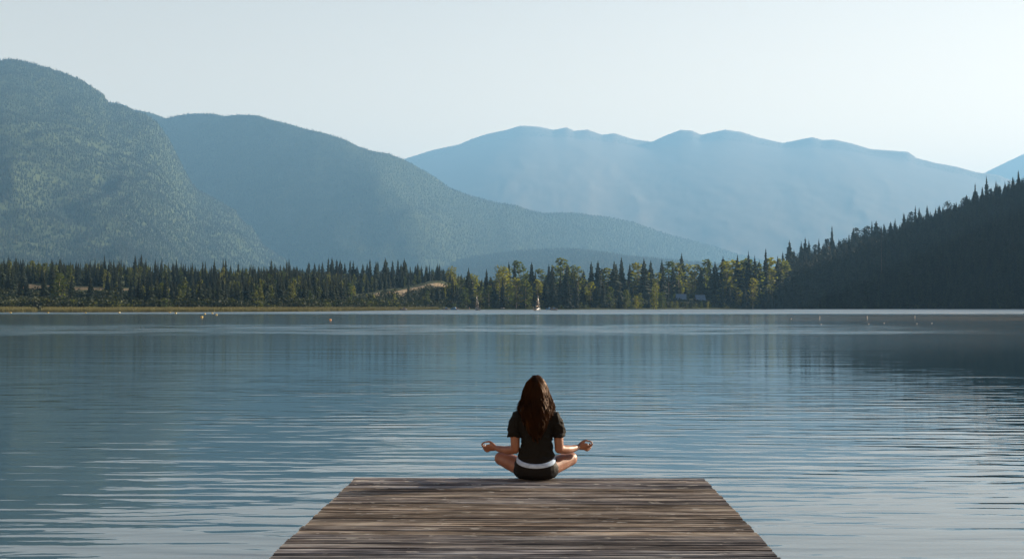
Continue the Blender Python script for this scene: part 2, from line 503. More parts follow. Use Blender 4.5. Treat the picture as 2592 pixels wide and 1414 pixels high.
# dry grass bank and the pale cut road, draped on the shore land
def drape(name, pxr, near, far, mat, label, lift=0.25, step=6.0, rows=10, wig=3.0):
    px = np.arange(pxr[0], pxr[1] + 0.1, step)
    nr = interp(px, near) + wig * fbm(px * 0.05, px * 0 + 3.3, 3)
    fr = interp(px, far) + wig * fbm(px * 0.05, px * 0 + 8.8, 3)
    verts = []
    for i, p in enumerate(px):
        a = azi(p)
        rr = np.linspace(nr[i], max(fr[i], nr[i] + 0.5), rows)
        zz = ground(np.full(rows, p), rr) + lift
        zz[0] -= lift + 0.15; zz[-1] -= lift + 0.15
        for r_, z_ in zip(rr, zz):
            verts.append((a[0] * r_, a[1] * r_, z_))
    idx = np.arange(len(px) * rows).reshape(len(px), rows)
    faces = np.stack([idx[:-1, :-1], idx[1:, :-1], idx[1:, 1:], idx[:-1, 1:]], -1).reshape(-1, 4)
    return kind(mesh_obj(name, verts, faces.tolist(), mat, smooth=True), 'structure', label)
DRY = terrain_mat('dry_grass', (0.09, 0.072, 0.045), (0.19, 0.15, 0.095), 0.12)
drape('dry_grass_bank', (-300, 600), [(-300, 580), (0, 578), (90, 582), (150, 592), (200, 586), (260, 596), (330, 594), (380, 602), (440, 596), (520, 604), (600, 608)], [(-300, 618), (0, 612), (90, 612), (150, 608), (300, 608), (400, 614), (520, 617), (600, 616)], DRY, 'dry straw coloured bank between the two rows of conifers')
ROAD = terrain_mat('pale_road', (0.20, 0.155, 0.10), (0.34, 0.265, 0.175), 0.12)
drape('dirt_road', (905, 1135), [(905, 680), (960, 690), (1050, 745), (1135, 806)], [(905, 690), (960, 730), (1050, 790), (1135, 824)], ROAD, 'pale dirt road climbing to the right through the trees', wig=1.0)

# wooded hill on the right, in its own shade; the unseen right end is raised to cast it
HILL = Ridge('wooded_hill', [(1820, 735), (1880, 716), (1940, 700), (1990, 668), (2040, 648), (2110, 624), (2210, 592), (2306, 562), (2424, 520), (2500, 490), (2592, 452), (2700, 400), (2900, 300), (3200, 170), (3500, 80), (4000, -150), (4600, -280), (5200, -150), (5600, 250)],
             [(1820, 1080), (2200, 1220), (2592, 1330), (3500, 1450), (5600, 1500)], [(1820, 846), (1900, 858), (2200, 918), (2592, 948), (3500, 950), (5600, 800)], -0.4, FOREST_FLOOR,
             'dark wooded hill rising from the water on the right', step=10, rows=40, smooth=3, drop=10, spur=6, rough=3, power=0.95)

# ------------------------------------------------------------------ trees
BARK = plain('bark', (0.07, 0.055, 0.045), 0.9, var=0.35, scale=2.0, spec=0.1)
PALE_BARK = plain('pale_bark', (0.30, 0.26, 0.22), 0.9, var=0.3, scale=2.0, spec=0.1)
CONIFER = foliage_mat('conifer_needles', (0.006, 0.012, 0.009), (0.019, 0.028, 0.014), 0.02, 0.14)
BROAD = foliage_mat('broad_leaves', (0.026, 0.040, 0.013), (0.105, 0.108, 0.020), 0.02, 0.5)
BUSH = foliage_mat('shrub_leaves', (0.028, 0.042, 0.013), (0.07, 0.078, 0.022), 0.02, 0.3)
MOUNTAIN_TREES = foliage_mat('mountain_trees', (0.004, 0.008, 0.007), (0.008, 0.0145, 0.010), 0.0028, 0.10, patch=(0.020, 0.029, 0.016))
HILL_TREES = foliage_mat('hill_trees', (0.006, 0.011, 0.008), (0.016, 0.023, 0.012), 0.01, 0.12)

def conifer_mesh(seed, h=16.0, r=2.6, whorls=17, gap=0.06, lean=0.0, ragged=0.25, name='conifer_crown', mat=None):
    rnd = random.Random(seed)
    V, Fc = [], []
    for w in range(whorls):
        t = w / (whorls - 1)
        z = h * (gap + (1 - gap) * t ** 0.92)
        rad = r * ((1 - t) ** 0.85) * rnd.uniform(1 - ragged, 1 + ragged * 0.6) + 0.12
        k = rnd.choice((6, 7, 8)) if t < 0.8 else 5
        a0 = rnd.random() * 6.28
        for i in range(k):
            a = a0 + 6.283 * i / k + rnd.uniform(-0.25, 0.25)
            L = rad * rnd.uniform(0.65, 1.15)
            droop = L * rnd.uniform(0.25, 0.6)
            c, s = math.cos(a), math.sin(a)
            wd = L * rnd.uniform(0.20, 0.32)
            hz = h / whorls * 1.1
            b = len(V)
            V += [(0, 0, z + hz * 0.5), (c * L * 0.55 - s * wd, s * L * 0.55 + c * wd, z - droop * 0.35), (c * L, s * L, z - droop),
                  (c * L * 0.55 + s * wd, s * L * 0.55 - c * wd, z - droop * 0.35), (c * L * 0.45, s * L * 0.45, z - droop * 0.25 - hz * 1.0)]
            Fc += [(b, b + 1, b + 2), (b, b + 2, b + 3), (b, b + 4, b + 2)]
            if L > 0.9:
                V += [(c * L * 0.75 - s * wd * 1.3, s * L * 0.75 + c * wd * 1.3, z - droop * 0.9), (c * L * 0.75 + s * wd * 1.3, s * L * 0.75 - c * wd * 1.3, z - droop * 0.9)]
                Fc += [(b + 1, b + 5, b + 2), (b + 3, b + 2, b + 6)]
    b = len(V)
    V += [(0, 0, h * 1.05), (0.13, 0, h * 0.93), (-0.07, 0.12, h * 0.93), (-0.07, -0.12, h * 0.93)]
    Fc += [(b, b + 1, b + 2), (b, b + 2, b + 3), (b, b + 3, b + 1)]
    me = bpy.data.meshes.new(name)
    me.from_pydata(V, [], Fc)
    me.materials.append(mat or CONIFER)
    return me
def broad_mesh(seed, h=16.0, r=3.4, n=330, leaf=0.75, lo=0.10, name='leafy_crown', mat=None, lobes=9):
    rnd = random.Random(seed)
    V, Fc = [], []
    L = []
    for i in range(lobes):
        t = (i + 0.5) / lobes
        z = h * (lo + (0.97 - lo) * t)
        prof = math.sin(math.pi * min(1, 0.18 + 0.82 * t)) ** 0.7
        a = rnd.random() * 6.28
        d = r * 0.5 * prof * rnd.uniform(0.3, 1.1)
        L.append((math.cos(a) * d, math.sin(a) * d, z - r * 0.2, r * (0.38 + 0.35 * prof) * rnd.uniform(0.8, 1.15)))
    for i in range(n):
        x, y, z, q = L[rnd.randrange(lobes)]
        u = Vector((rnd.gauss(0, 1), rnd.gauss(0, 1), rnd.gauss(0, 1))).normalized() * q * rnd.random() ** 0.35
        p = Vector((x, y, z)) + Vector((u.x, u.y, u.z * 1.15))
        if p.z > h:
            p.z = h - rnd.random()
        A = Vector((rnd.gauss(0, 1), rnd.gauss(0, 1), rnd.gauss(0, 0.6))).normalized()
        B = A.cross(Vector((rnd.gauss(0, 1), rnd.gauss(0, 1), rnd.gauss(0, 1)))).normalized()
        s = leaf * rnd.uniform(0.6, 1.3)
        b = len(V)
        V += [p - A * s * 0.6, p + B * s * 0.42, p + A * s * 0.6, p - B * s * 0.42]
        Fc.append((b, b + 1, b + 2, b + 3))
    me = bpy.data.meshes.new(name)
    me.from_pydata([tuple(v) for v in V], [], Fc)
    me.materials.append(mat or BROAD)
    return me
def trunk_mesh(h, r, top=0.92, limbs=0, seed=0, mat=None, name='trunk'):
    rnd = random.Random(seed)
    bm = bmesh.new()
    def taper(p0, p1, r0, r1, seg=6):
        d = (p1 - p0).normalized()
        q = d.to_track_quat('Z', 'Y').to_matrix()
        A = [bm.verts.new(p0 + q @ Vector((math.cos(6.283 * i / seg) * r0, math.sin(6.283 * i / seg) * r0, 0))) for i in range(seg)]
        B = [bm.verts.new(p1 + q @ Vector((math.cos(6.283 * i / seg) * r1, math.sin(6.283 * i / seg) * r1, 0))) for i in range(seg)]
        for i in range(seg):
            bm.faces.new((A[i], A[(i + 1) % seg], B[(i + 1) % seg], B[i]))
        bm.faces.new(B)
    taper(Vector((0, 0, -0.8)), Vector((0, 0, h * top)), r, r * 0.15)
    for i in range(limbs):
        z = h * rnd.uniform(0.25, 0.75); a = rnd.random() * 6.28; l = h * rnd.uniform(0.1, 0.2)
        taper(Vector((0, 0, z)), Vector((math.cos(a) * l, math.sin(a) * l, z + l * 0.9)), r * 0.35, r * 0.08, 4)
    me = bpy.data.meshes.new(name)
    bmesh.ops.recalc_face_normals(bm, faces=bm.faces)
    bm.to_mesh(me); bm.free()
    me.materials.append(mat or BARK)
    return me

CONI = [conifer_mesh(10 + i, 16.0, r, wh, ragged=rg) for i, (r, wh, rg) in enumerate([(2.3, 18, .25), (2.7, 17, .3), (1.9, 19, .3), (3.2, 16, .25), (2.1, 20, .4), (2.8, 18, .35), (2.4, 17, .2), (1.6, 20, .35)])]
WIDE = [conifer_mesh(40 + i, 16.0, r, 17, gap=0.02, ragged=.2) for i, r in enumerate((4.0, 4.6, 3.6))]
SPIRE = [conifer_mesh(50 + i, 16.0, r, 21, ragged=.35) for i, r in enumerate((1.35, 1.6, 1.45))]
RAGGED = [conifer_mesh(60 + i, 16.0, r, 12, gap=0.25, ragged=.55) for i, r in enumerate((3.2, 2.8))]
BROADS = [broad_mesh(70 + i, 16.0, r, nn) for i, (r, nn) in enumerate([(3.2, 520), (3.8, 600), (2.7, 460), (3.4, 540), (2.3, 420)])]
TR_C = trunk_mesh(16.0, 0.26)
TR_B = trunk_mesh(16.0, 0.22, 0.8, 6, 3, PALE_BARK)
BUSHES = [broad_mesh(90 + i, 3.0, 2.4, 120, 0.5, 0.05, 'shrub_crown', BUSH, 6) for i in range(3)]
TR_S = trunk_mesh(3.0, 0.07, 0.6, 3, 5)

HILL_BROAD = [broad_mesh(500 + i, 16.0, r, 420, 0.9, 0.05, 'leafy_crown', HILL_TREES, 8) for i, r in enumerate((3.4, 4.2, 2.8))]
HILL_CON = [conifer_mesh(510 + i, 16.0, r, 15, ragged=rg, mat=HILL_TREES) for i, (r, rg) in enumerate([(3.6, .35), (2.6, .3), (4.2, .4), (3.0, .45), (1.7, .4)])]
KINDS = {'hillleaf': (HILL_BROAD, TR_C, 'leafy_tree'), 'hillcon': (HILL_CON, TR_C, 'conifer_tree'), 'conifer': (CONI, TR_C, 'conifer_tree'), 'wide': (WIDE, TR_C, 'conifer_tree'), 'spire': (SPIRE, TR_C, 'conifer_tree'),
         'ragged': (RAGGED, TR_C, 'conifer_tree'), 'broad': (BROADS, TR_B, 'leafy_tree')}
trees_rnd = random.Random(5)
n_trees = [0]
def plant(kd, px, r, top_py, label, group, girth=1.0, base=None, cat='tree', minh=5.0):
    """One tree at a bearing and range, as tall as its top needs to be."""
    crowns, tm, nm = KINDS[kd]
    g = base if base is not None else ground_point(px, r)
    top = at_range(px, top_py, r).z
    h = max(minh, top - g.z)
    girth = girth * {'conifer': 1.35, 'spire': 1.3, 'wide': 1.1, 'broad': 1.25, 'ragged': 1.2, 'hillleaf': 1.2, 'hillcon': 1.2}[kd]
    t = thing(nm, label, cat, g, trees_rnd.random() * 6.28, group)
    s = h / 16.6
    sx = s * girth * trees_rnd.uniform(0.88, 1.12)
    t.scale = (sx, sx, s)
    c = link(bpy.data.objects.new('crown', trees_rnd.choice(crowns)), t)
    k = link(bpy.data.objects.new('trunk', tm), t)
    n_trees[0] += 1
    return t
_ones = 'first second third fourth fifth sixth seventh eighth ninth tenth eleventh twelfth thirteenth fourteenth fifteenth sixteenth seventeenth eighteenth nineteenth'.split()
_tens = {20: 'twent', 30: 'thirt', 40: 'fort', 50: 'fift', 60: 'sixt'}
def ordinal(n):
    if n < 20:
        return _ones[n - 1]
    b_ = n // 10 * 10
    return _tens[b_] + ('ieth' if n == b_ else 'y ' + _ones[n - b_ - 1])
def number_labels(rows):
    """Trees of one row and look are told apart by their order along the shore."""
    by = {}
    for px, t, what in sorted(rows, key=lambda q: q[0]):
        by.setdefault(what, []).append(t)
    for what, ts in by.items():
        for i, t in enumerate(ts):
            t['label'] = '%s, %s from the left' % (what, ordinal(i + 1))
def row(pxr, count, rng, tops, label, mix, jitter=3.0, girth=1.0, seed=1, tjit=8.0):
    rnd = random.Random(seed)
    out = []
    for i in range(count):
        px = pxr[0] + (pxr[1] - pxr[0]) * (i + 0.5) / count + rnd.uniform(-jitter, jitter)
        r = float(interp(px, rng[0])) * (1 - (f := rnd.random())) + float(interp(px, rng[1])) * f
        if seed == 26 and 1560 < px < 1650: r = max(r, 832 + rnd.random() * 60)      # keep the houses in sight
        if seed == 26 and 1685 < px < 1805: r = max(r, 890 + rnd.random() * 50)
        if seed == 27 and (1565 < px < 1645 or 1690 < px < 1800): r = min(r, float(shore_r(px)) + 12)
        kd = rnd.choices([m[0] for m in mix], [m[1] for m in mix])[0]
        lab = label[kd]
        out.append((px, plant(kd, px, r, float(interp(px, tops)) + 5 * math.sin(px * 0.043) + 4 * math.sin(px * 0.117 + 2) + rnd.uniform(-tjit * 0.6, tjit), '', lab[1], girth), lab[0]))
    number_labels(out)
    return out

# trees that stand out, one by one
G = None
plant('conifer', 49, 505, 706, 'slim dark conifer before the dry bank at the left edge, left of a pair', G)
plant('conifer', 68, 505, 707, 'slim dark conifer before the dry bank at the left edge, right of a pair', G, 1.1)
plant('wide', 111, 500, 690, 'broad dark conifer, tallest in front of the dry bank near the left edge', G, 0.95)
plant('broad', 150, 512, 684, 'tall yellow green tree right beside the broad dark conifer near the left edge', G, 1.0)
plant('conifer', 181, 505, 711, 'small pointed conifer standing alone before the dry bank, left of the broad pyramid', G, 1.3)
plant('wide', 229, 500, 697, 'broad dark pyramid conifer standing free in front of the dry bank', G, 1.0)
plant('conifer', 279, 540, 714, 'little light green conifer on the dry bank between two dark ones', G, 0.9)
plant('wide', 306, 512, 709, 'dark conifer at the left end of the dense lakeside row', G, 0.75)
plant('spire', 1939, 890, 628, 'tall thin spire conifer standing clear above the wood where the hill begins', G, 1.2)
plant('ragged', 1895, 885, 634, 'thin topped ragged conifer just left of the tall spire where the hill begins', G, 0.8)
plant('conifer', 1911, 880, 644, 'narrow conifer between the ragged top and the tall spire', G, 0.8)
plant('conifer', 1023, 840, 652, 'tallest conifer of the clump left of the pale dirt road', G, 1.0)
plant('conifer', 1057, 850, 664, 'conifer at the right end of the clump above the pale dirt road', G, 0.9)
plant('conifer', 1186, 730, 676, 'round topped conifer at the right end of the pale dirt road', G, 1.3)
plant('conifer', 983, 690, 735, 'dark conifer standing in front of the lower end of the pale dirt road', G, 0.9)
plant('conifer', 1034, 705, 716, 'dark pointed conifer overlapping the middle of the pale dirt road', G, 1.0)
plant('broad', 1127, 720, 724, 'small bright yellow green tree below the upper end of the pale dirt road', G, 0.55)
plant('broad', 1657, 775, 708, 'small bright yellow green tree left of the two blue roofed houses', G, 0.6)
plant('broad', 1526, 765, 738, 'low bright leafy tree in the shade left of the flat roofed house', G, 0.9)

# rows that look alike inside their own row
row((330, 890), 46, ([(330, 500), (900, 575)], [(330, 545), (900, 620)]), [(330, 722), (420, 716), (500, 706), (560, 700), (640, 706), (700, 700), (800, 702), (860, 712), (900, 722)],
    {'conifer': ("dark conifer in the lakeside row behind the reeds", 'conifers in the lakeside row behind the reeds'),
     'wide': ("dark conifer in the lakeside row behind the reeds", 'conifers in the lakeside row behind the reeds'),
     'broad': ("green leafy tree in the lakeside row behind the reeds", 'leafy trees in the lakeside row behind the reeds')},
    [('conifer', 0.62), ('wide', 0.3), ('broad', 0.08)], 5, 1.1, 21)
row((170, 760), 58, ([(170, 640), (760, 690)], [(170, 700), (760, 760)]), [(170, 668), (240, 652), (300, 650), (360, 652), (420, 662), (520, 668), (600, 668), (680, 664), (760, 668)],
    {'conifer': ("slender pointed conifer in the row above the dry bank", 'conifers in the row above the dry bank'),
     'spire': ("slender pointed conifer in the row above the dry bank", 'conifers in the row above the dry bank')},
    [('conifer', 0.5), ('spire', 0.5)], 4, 1.0, 22, 20)
row((-6, 170), 16, ([(0, 650), (170, 650)], [(0, 700), (170, 700)]), [(0, 672), (60, 664), (100, 668), (170, 676)],
    {'broad': ("yellow green tree behind the dry bank's left end", 'leafy trees behind the dry bank at the left edge'),
     'conifer': ("dark conifer behind the dry bank's left end", 'conifers behind the dry bank at the left edge')},
    [('broad', 0.35), ('conifer', 0.65)], 4, 1.0, 23, 14)
row((660, 1075), 38, ([(660, 790), (1075, 830)], [(660, 860), (1075, 900)]), [(660, 678), (740, 668), (800, 662), (850, 657), (960, 657), (1030, 662), (1060, 676), (1085, 690)],
    {'conifer': ("green conifer on the rise above the dirt road", 'conifers on the rise left of the pale dirt road')}, [('conifer', 1.0)], 5, 1.25, 24, 9)
row((890, 1150), 22, ([(890, 600), (1150, 705)], [(890, 660), (1150, 740)]), [(890, 714), (910, 736), (945, 752), (1000, 750), (1050, 742), (1100, 724), (1150, 708)],
    {'conifer': ("dark conifer between water and dirt road", 'conifers below the pale dirt road'),
     'broad': ("green leafy tree between water and dirt road", 'leafy trees below the pale dirt road')}, [('conifer', 0.75), ('broad', 0.25)], 4, 1.0, 25, 8)
row((1130, 1985), 62, ([(1130, 745), (1985, 890)], [(1130, 800), (1985, 950)]), [(1130, 694), (1160, 684), (1200, 690), (1250, 680), (1320, 664), (1400, 660), (1450, 668), (1500, 660), (1560, 664), (1640, 656), (1700, 662), (1750, 648), (1800, 650), (1860, 656), (1900, 652), (1960, 652), (1990, 640)],
    {'conifer': ("dark conifer in the wood behind the sailboats", 'conifers in the wood on the middle of the far shore'),
     'wide': ("dark conifer in the wood behind the sailboats", 'conifers in the wood on the middle of the far shore'),
     'broad': ("tall sunlit yellow green tree in the wood behind the sailboats", 'lit leafy trees on the middle of the far shore')},
    [('conifer', 0.40), ('wide', 0.20), ('broad', 0.40)], 5, 1.25, 26, 20)
row((1130, 1950), 44, ([(1130, 712), (1500, 738), (1950, 880)], [(1130, 735), (1500, 755), (1950, 900)]), [(1130, 724), (1250, 706), (1400, 700), (1560, 715), (1590, 742), (1640, 742), (1680, 742), (1700, 768), (1740, 770), (1760, 772), (1790, 768), (1810, 720), (1950, 700)],
    {'conifer': ("shaded conifer at the wood's water edge", 'conifers at the water edge on the middle of the far shore'),
     'broad': ("shaded leafy tree at the wood's water edge", 'leafy trees at the water edge on the middle of the far shore')}, [('conifer', 0.6), ('broad', 0.4)], 5, 1.2, 27, 14)

# trees along the skyline of the hill
HILLSKY = [(1980, 624), (2001, 607), (2039, 598), (2074, 606), (2091, 612), (2107, 572), (2119, 591), (2150, 584), (2209, 558), (2237, 555), (2285, 540), (2306, 529), (2361, 515), (2424, 494), (2470, 463), (2500, 446), (2524, 456), (2545, 473), (2566, 446), (2580, 430), (2610, 425), (2700, 370)]
def hill_ground(px):
    i = int(np.clip(np.searchsorted(HILL.px, px), 1, len(HILL.px) - 1))
    f = (px - HILL.px[i - 1]) / (HILL.px[i] - HILL.px[i - 1])
    j = int(np.argmax(HILL.V >= 1.0))
    P = [np.array([q[i - 1, j], q[i, j]]) for q in (HILL.x, HILL.y, HILL.z)]
    return Vector([float(p[0] * (1 - f) + p[1] * f) for p in P])
def skyline_tree(kd, px, top, label, group=None, girth=1.0):
    g = hill_ground(px)
    return plant(kd, px, math.hypot(g.x, g.y), top, label, group, girth, base=g)
skyline_tree('spire', 2107, 571, 'tall pointed conifer standing out alone on the lower skyline of the dark hill', None, 1.1)
skyline_tree('ragged', 1999, 607, 'ragged flat topped tree at the foot of the dark hill skyline', None, 1.2)
skyline_tree('ragged', 2039, 599, 'ragged open tree next to the flat topped one on the low hill skyline', None, 0.9)
skyline_tree('ragged', 2471, 462, 'thin crowned tree first of the tall group near the right edge skyline', None, 0.7)
skyline_tree('conifer', 2500, 445, 'tall conifer with open top second of the group near the right edge skyline', None, 0.9)
skyline_tree('wide', 2524, 456, 'dense cone shaped tree third of the group near the right edge skyline', None, 0.75)
skyline_tree('conifer', 2567, 446, 'dark tree beside the tallest one at the right edge skyline', None, 0.9)
skyline_tree('conifer', 2581, 429, 'tallest tree on the hill skyline at the right edge', None, 1.0)
skyline_tree('spire', 2288, 537, 'thin bare looking trunk tree half way up the dark hill skyline', None, 0.6)
rnd = random.Random(31)
hill_row = []
px = 1982.0
while px < 2600:
    sky_y = float(interp(px, [(1980, 634), (2020, 620), (2074, 612), (2130, 592), (2209, 564), (2306, 536), (2424, 500), (2480, 478), (2545, 474), (2600, 455)]))
    kd = rnd.choice(('hillcon', 'hillcon', 'hillcon', 'hillleaf'))
    lump = 9 * math.sin(px * 0.045) + 6 * math.sin(px * 0.11 + 1)
    t_ = skyline_tree(kd, px, sky_y + lump * 0.5 + rnd.uniform(-9, 12), '', 'trees on the skyline of the shaded hill', 1.15)
    hill_row.append((px, t_, 'broad dark tree' if kd == 'hillleaf' else 'dark conifer'))
    px += rnd.uniform(6, 24)

# shrubs along the shore
shr = random.Random(9)
shrubs = []
def shrub(px, r, s, label, group):
    g = ground_point(px, r)
    t = thing('shrub', label, 'shrub', g, shr.random() * 6.28, group)
    t.scale = (s * 1.25, s * 1.25, s)
    link(bpy.data.objects.new('foliage', shr.choice(BUSHES)), t)
    link(bpy.data.objects.new('stem', TR_S), t)
    shrubs.append((px, t, label))
for i in range(44):
    px = 2 + i * 24.5 + shr.uniform(-9, 9)
    s0 = float(shore_r(px))
    shrub(px, s0 + shr.uniform(12, 55), shr.uniform(0.55, 1.5), 'low green shrub under the trees behind the reed bed', 'shrubs behind the reed bed')
for i in range(26):
    px = 1150 + i * 31 + shr.uniform(-10, 10)
    s0 = float(shore_r(px))
    shrub(px, s0 + shr.uniform(4, 18), shr.uniform(0.6, 1.3), 'low shrub on the shaded bank below the wood', 'shrubs at the shaded water edge')

number_labels(shrubs)
number_labels([(p_, t_, w_ + ' on the shaded hill skyline') for p_, t_, w_ in hill_row])

# ------------------------------------------------------------------ woods that read as one mass
def scatter_object(name, pts, scales, sources, label, seed=0):
    rs = np.random.RandomState(seed)
    me = bpy.data.meshes.new(name)
    me.vertices.add(len(pts))
    me.vertices.foreach_set('co', np.asarray(pts, np.float32).ravel())
    a = me.attributes.new('tree_scale', 'FLOAT', 'POINT')
    a.data.foreach_set('value', np.asarray(scales, np.float32))
    a = me.attributes.new('tree_turn', 'FLOAT', 'POINT')
    a.data.foreach_set('value', (rs.rand(len(pts)) * 6.28).astype(np.float32))
    o = link(bpy.data.objects.new(name, me))
    coll = bpy.data.collections.new(name + '_kinds')
    for i, s in enumerate(sources):
        coll.objects.link(bpy.data.objects.new('%s_kind_%d' % (name, i), s))
    ng = bpy.data.node_groups.new(name + '_nodes', 'GeometryNodeTree')
    ng.interface.new_socket('Geometry', in_out='INPUT', socket_type='NodeSocketGeometry')
    ng.interface.new_socket('Geometry', in_out='OUTPUT', socket_type='NodeSocketGeometry')
    gi = ng.nodes.new('NodeGroupInput'); go = ng.nodes.new('NodeGroupOutput')
    ip = ng.nodes.new('GeometryNodeInstanceOnPoints')
    ci = ng.nodes.new('GeometryNodeCollectionInfo')
    ci.inputs['Collection'].default_value = coll
    ci.inputs['Separate Children'].default_value = True
    ci.inputs['Reset Children'].default_value = True
    ip.inputs['Pick Instance'].default_value = True
    na = ng.nodes.new('GeometryNodeInputNamedAttribute'); na.data_type = 'FLOAT'; na.inputs['Name'].default_value = 'tree_scale'
    nb = ng.nodes.new('GeometryNodeInputNamedAttribute'); nb.data_type = 'FLOAT'; nb.inputs['Name'].default_value = 'tree_turn'
    cx = ng.nodes.new('ShaderNodeCombineXYZ')
    L = ng.links.new
    L(gi.outputs[0], ip.inputs['Points']); L(ci.outputs[0], ip.inputs['Instance'])
    L(na.outputs[0], ip.inputs['Scale']); L(nb.outputs[0], cx.inputs['Z']); L(cx.outputs[0], ip.inputs['Rotation'])
    L(ip.outputs[0], go.inputs[0])
    md = o.modifiers.new('scatter', 'NODES'); md.node_group = ng
    kind(o, 'stuff', label)
    return o
def low_tree(seed, mat, r=2.6, h=12.0, tiers=4, seg=6):
    rnd = random.Random(seed)
    V, Fc = [], []
    for k in range(tiers):
        z0 = h * (0.04 + 0.80 * k / tiers); z1 = h * min(1.0, 0.04 + 0.80 * k / tiers + 0.42 - 0.02 * k)
        if k == tiers - 1: z1 = h
        rr = r * (1 - 0.74 * k / tiers)
        b = len(V)
        V.append((0, 0, z1))
        for i in range(seg):
            a = 6.283 * (i + rnd.uniform(-.3, .3)) / seg
            q = rr * rnd.uniform(0.6, 1.2)
            V.append((math.cos(a) * q, math.sin(a) * q, z0 - q * rnd.uniform(0.05, 0.35)))
        for i in range(seg):
            Fc.append((b, b + 1 + i, b + 1 + (i + 1) % seg))
    me = bpy.data.meshes.new('far_tree')
    me.from_pydata(V, [], Fc); me.materials.append(mat)
    return me
LOWS = [low_tree(i, MOUNTAIN_TREES, r, h) for i, (r, h) in enumerate([(2.4, 12), (2.9, 11), (2.1, 14), (3.2, 10)])]
LOWS.append(broad_mesh(200, 10.0, 3.0, 46, 2.4, 0.1, 'far_tree', MOUNTAIN_TREES, 5))
rs = np.random.RandomState(4)
def sc(n, lo, hi):
    return lo + (hi - lo) * rs.rand(n) ** 1.3
p = M1.scatter(10.5, 1, 0.0, 1.03, keep=lambda q: rs.rand(len(q)) > 0.06)
scatter_object('near_mountain_forest', p, sc(len(p), 0.65, 1.35), LOWS, 'dense conifer forest covering the near left mountain')
p = M2.scatter(13.5, 2, 0.0, 1.03)
scatter_object('middle_mountain_forest', p, sc(len(p), 0.65, 1.35), LOWS, 'dense conifer forest covering the long middle mountain')
p = M2B.scatter(11.0, 3, 0.0, 1.05)
scatter_object('low_ridge_forest', p, sc(len(p), 0.7, 1.4), LOWS, 'conifer forest on the low rise behind the lake')
p = M3.scatter(24.0, 5, 0.93, 1.02)
scatter_object('far_mountain_forest', p, sc(len(p), 0.7, 1.35), LOWS, 'sparse forest fading in the haze on the far range')
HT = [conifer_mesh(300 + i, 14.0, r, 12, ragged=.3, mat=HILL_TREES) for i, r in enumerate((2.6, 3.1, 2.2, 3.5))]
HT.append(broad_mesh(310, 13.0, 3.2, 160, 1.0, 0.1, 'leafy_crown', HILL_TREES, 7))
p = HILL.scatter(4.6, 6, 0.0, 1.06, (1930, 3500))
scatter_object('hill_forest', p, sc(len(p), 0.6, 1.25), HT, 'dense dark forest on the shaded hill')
# the flat wooded land behind the first rows
q = []
rs2 = np.random.RandomState(12)
for i in range(9000):
    px = rs2.uniform(-500, 2050); d = rs2.uniform(45, 620)
    r_ = float(shore_r(px)) + d
    if px < 330 and d < (118 if math.sin(px * 0.05) > 0.2 else 205) or (880 < px < 1150 and d < 190) or (1150 <= px and d < 75):
        continue
    if 330 <= px < 560 and 110 < d < 205: continue
    if 1555 < px < 1650 and d < 90 or 1685 < px < 1810 and d < 100: continue
    q.append(tuple(ground_point(px, r_)))
q = np.array(q)
FT = [conifer_mesh(320 + i, 13.0, r, 12, ragged=.3) for i, r in enumerate((2.6, 3.0, 2.2))]
FT.append(broad_mesh(330, 12.0, 2.8, 150, 1.0, 0.1, 'leafy_crown', BUSH, 7))
FT.append(conifer_mesh(335, 13.0, 2.4, 12, ragged=.3))
scatter_object('lowland_wood', q, sc(len(q), 0.6, 1.05), FT, 'mixed wood filling the low land behind the shore trees')
# brush on the slope below the dry bank and the road
q = []
for i in range(5200):
    px = rs2.uniform(-400, 1950)
    d = rs2.uniform(18, 145 if px < 560 else 130 if px < 1150 else 60)
    if px < 330 and d > 128: continue
    r_ = float(shore_r(px)) + d
    if 890 < px < 1150 and r_ > float(interp(px, [(900, 690), (960, 702), (1050, 748), (1135, 800)])): continue
    q.append(tuple(ground_point(px, r_)))
q = np.array(q)
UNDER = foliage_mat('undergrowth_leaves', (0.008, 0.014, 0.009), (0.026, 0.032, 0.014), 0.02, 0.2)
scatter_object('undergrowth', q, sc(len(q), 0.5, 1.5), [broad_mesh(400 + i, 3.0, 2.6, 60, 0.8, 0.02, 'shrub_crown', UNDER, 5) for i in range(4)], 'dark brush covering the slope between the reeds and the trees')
# mixed lower slope of the near mountain behind the left edge trees
# bare pale snag on the hill
g = at_range(2232, 775, 1010)
gz = np.array(HILL.z); 
dd = (HILL.x - g.x) ** 2 + (HILL.y - g.y) ** 2
gz = float(HILL.z.ravel()[int(np.argmin(dd.ravel()))])
sn = bm_obj
me = trunk_mesh(44.0, 0.28, 1.0, 0, 8, BARK)
t = thing('dead_tree', 'tall bare pale dead trunk in the middle of the dark hill', 'tree', (g.x, g.y, gz))
link(bpy.data.objects.new('trunk', me), t)

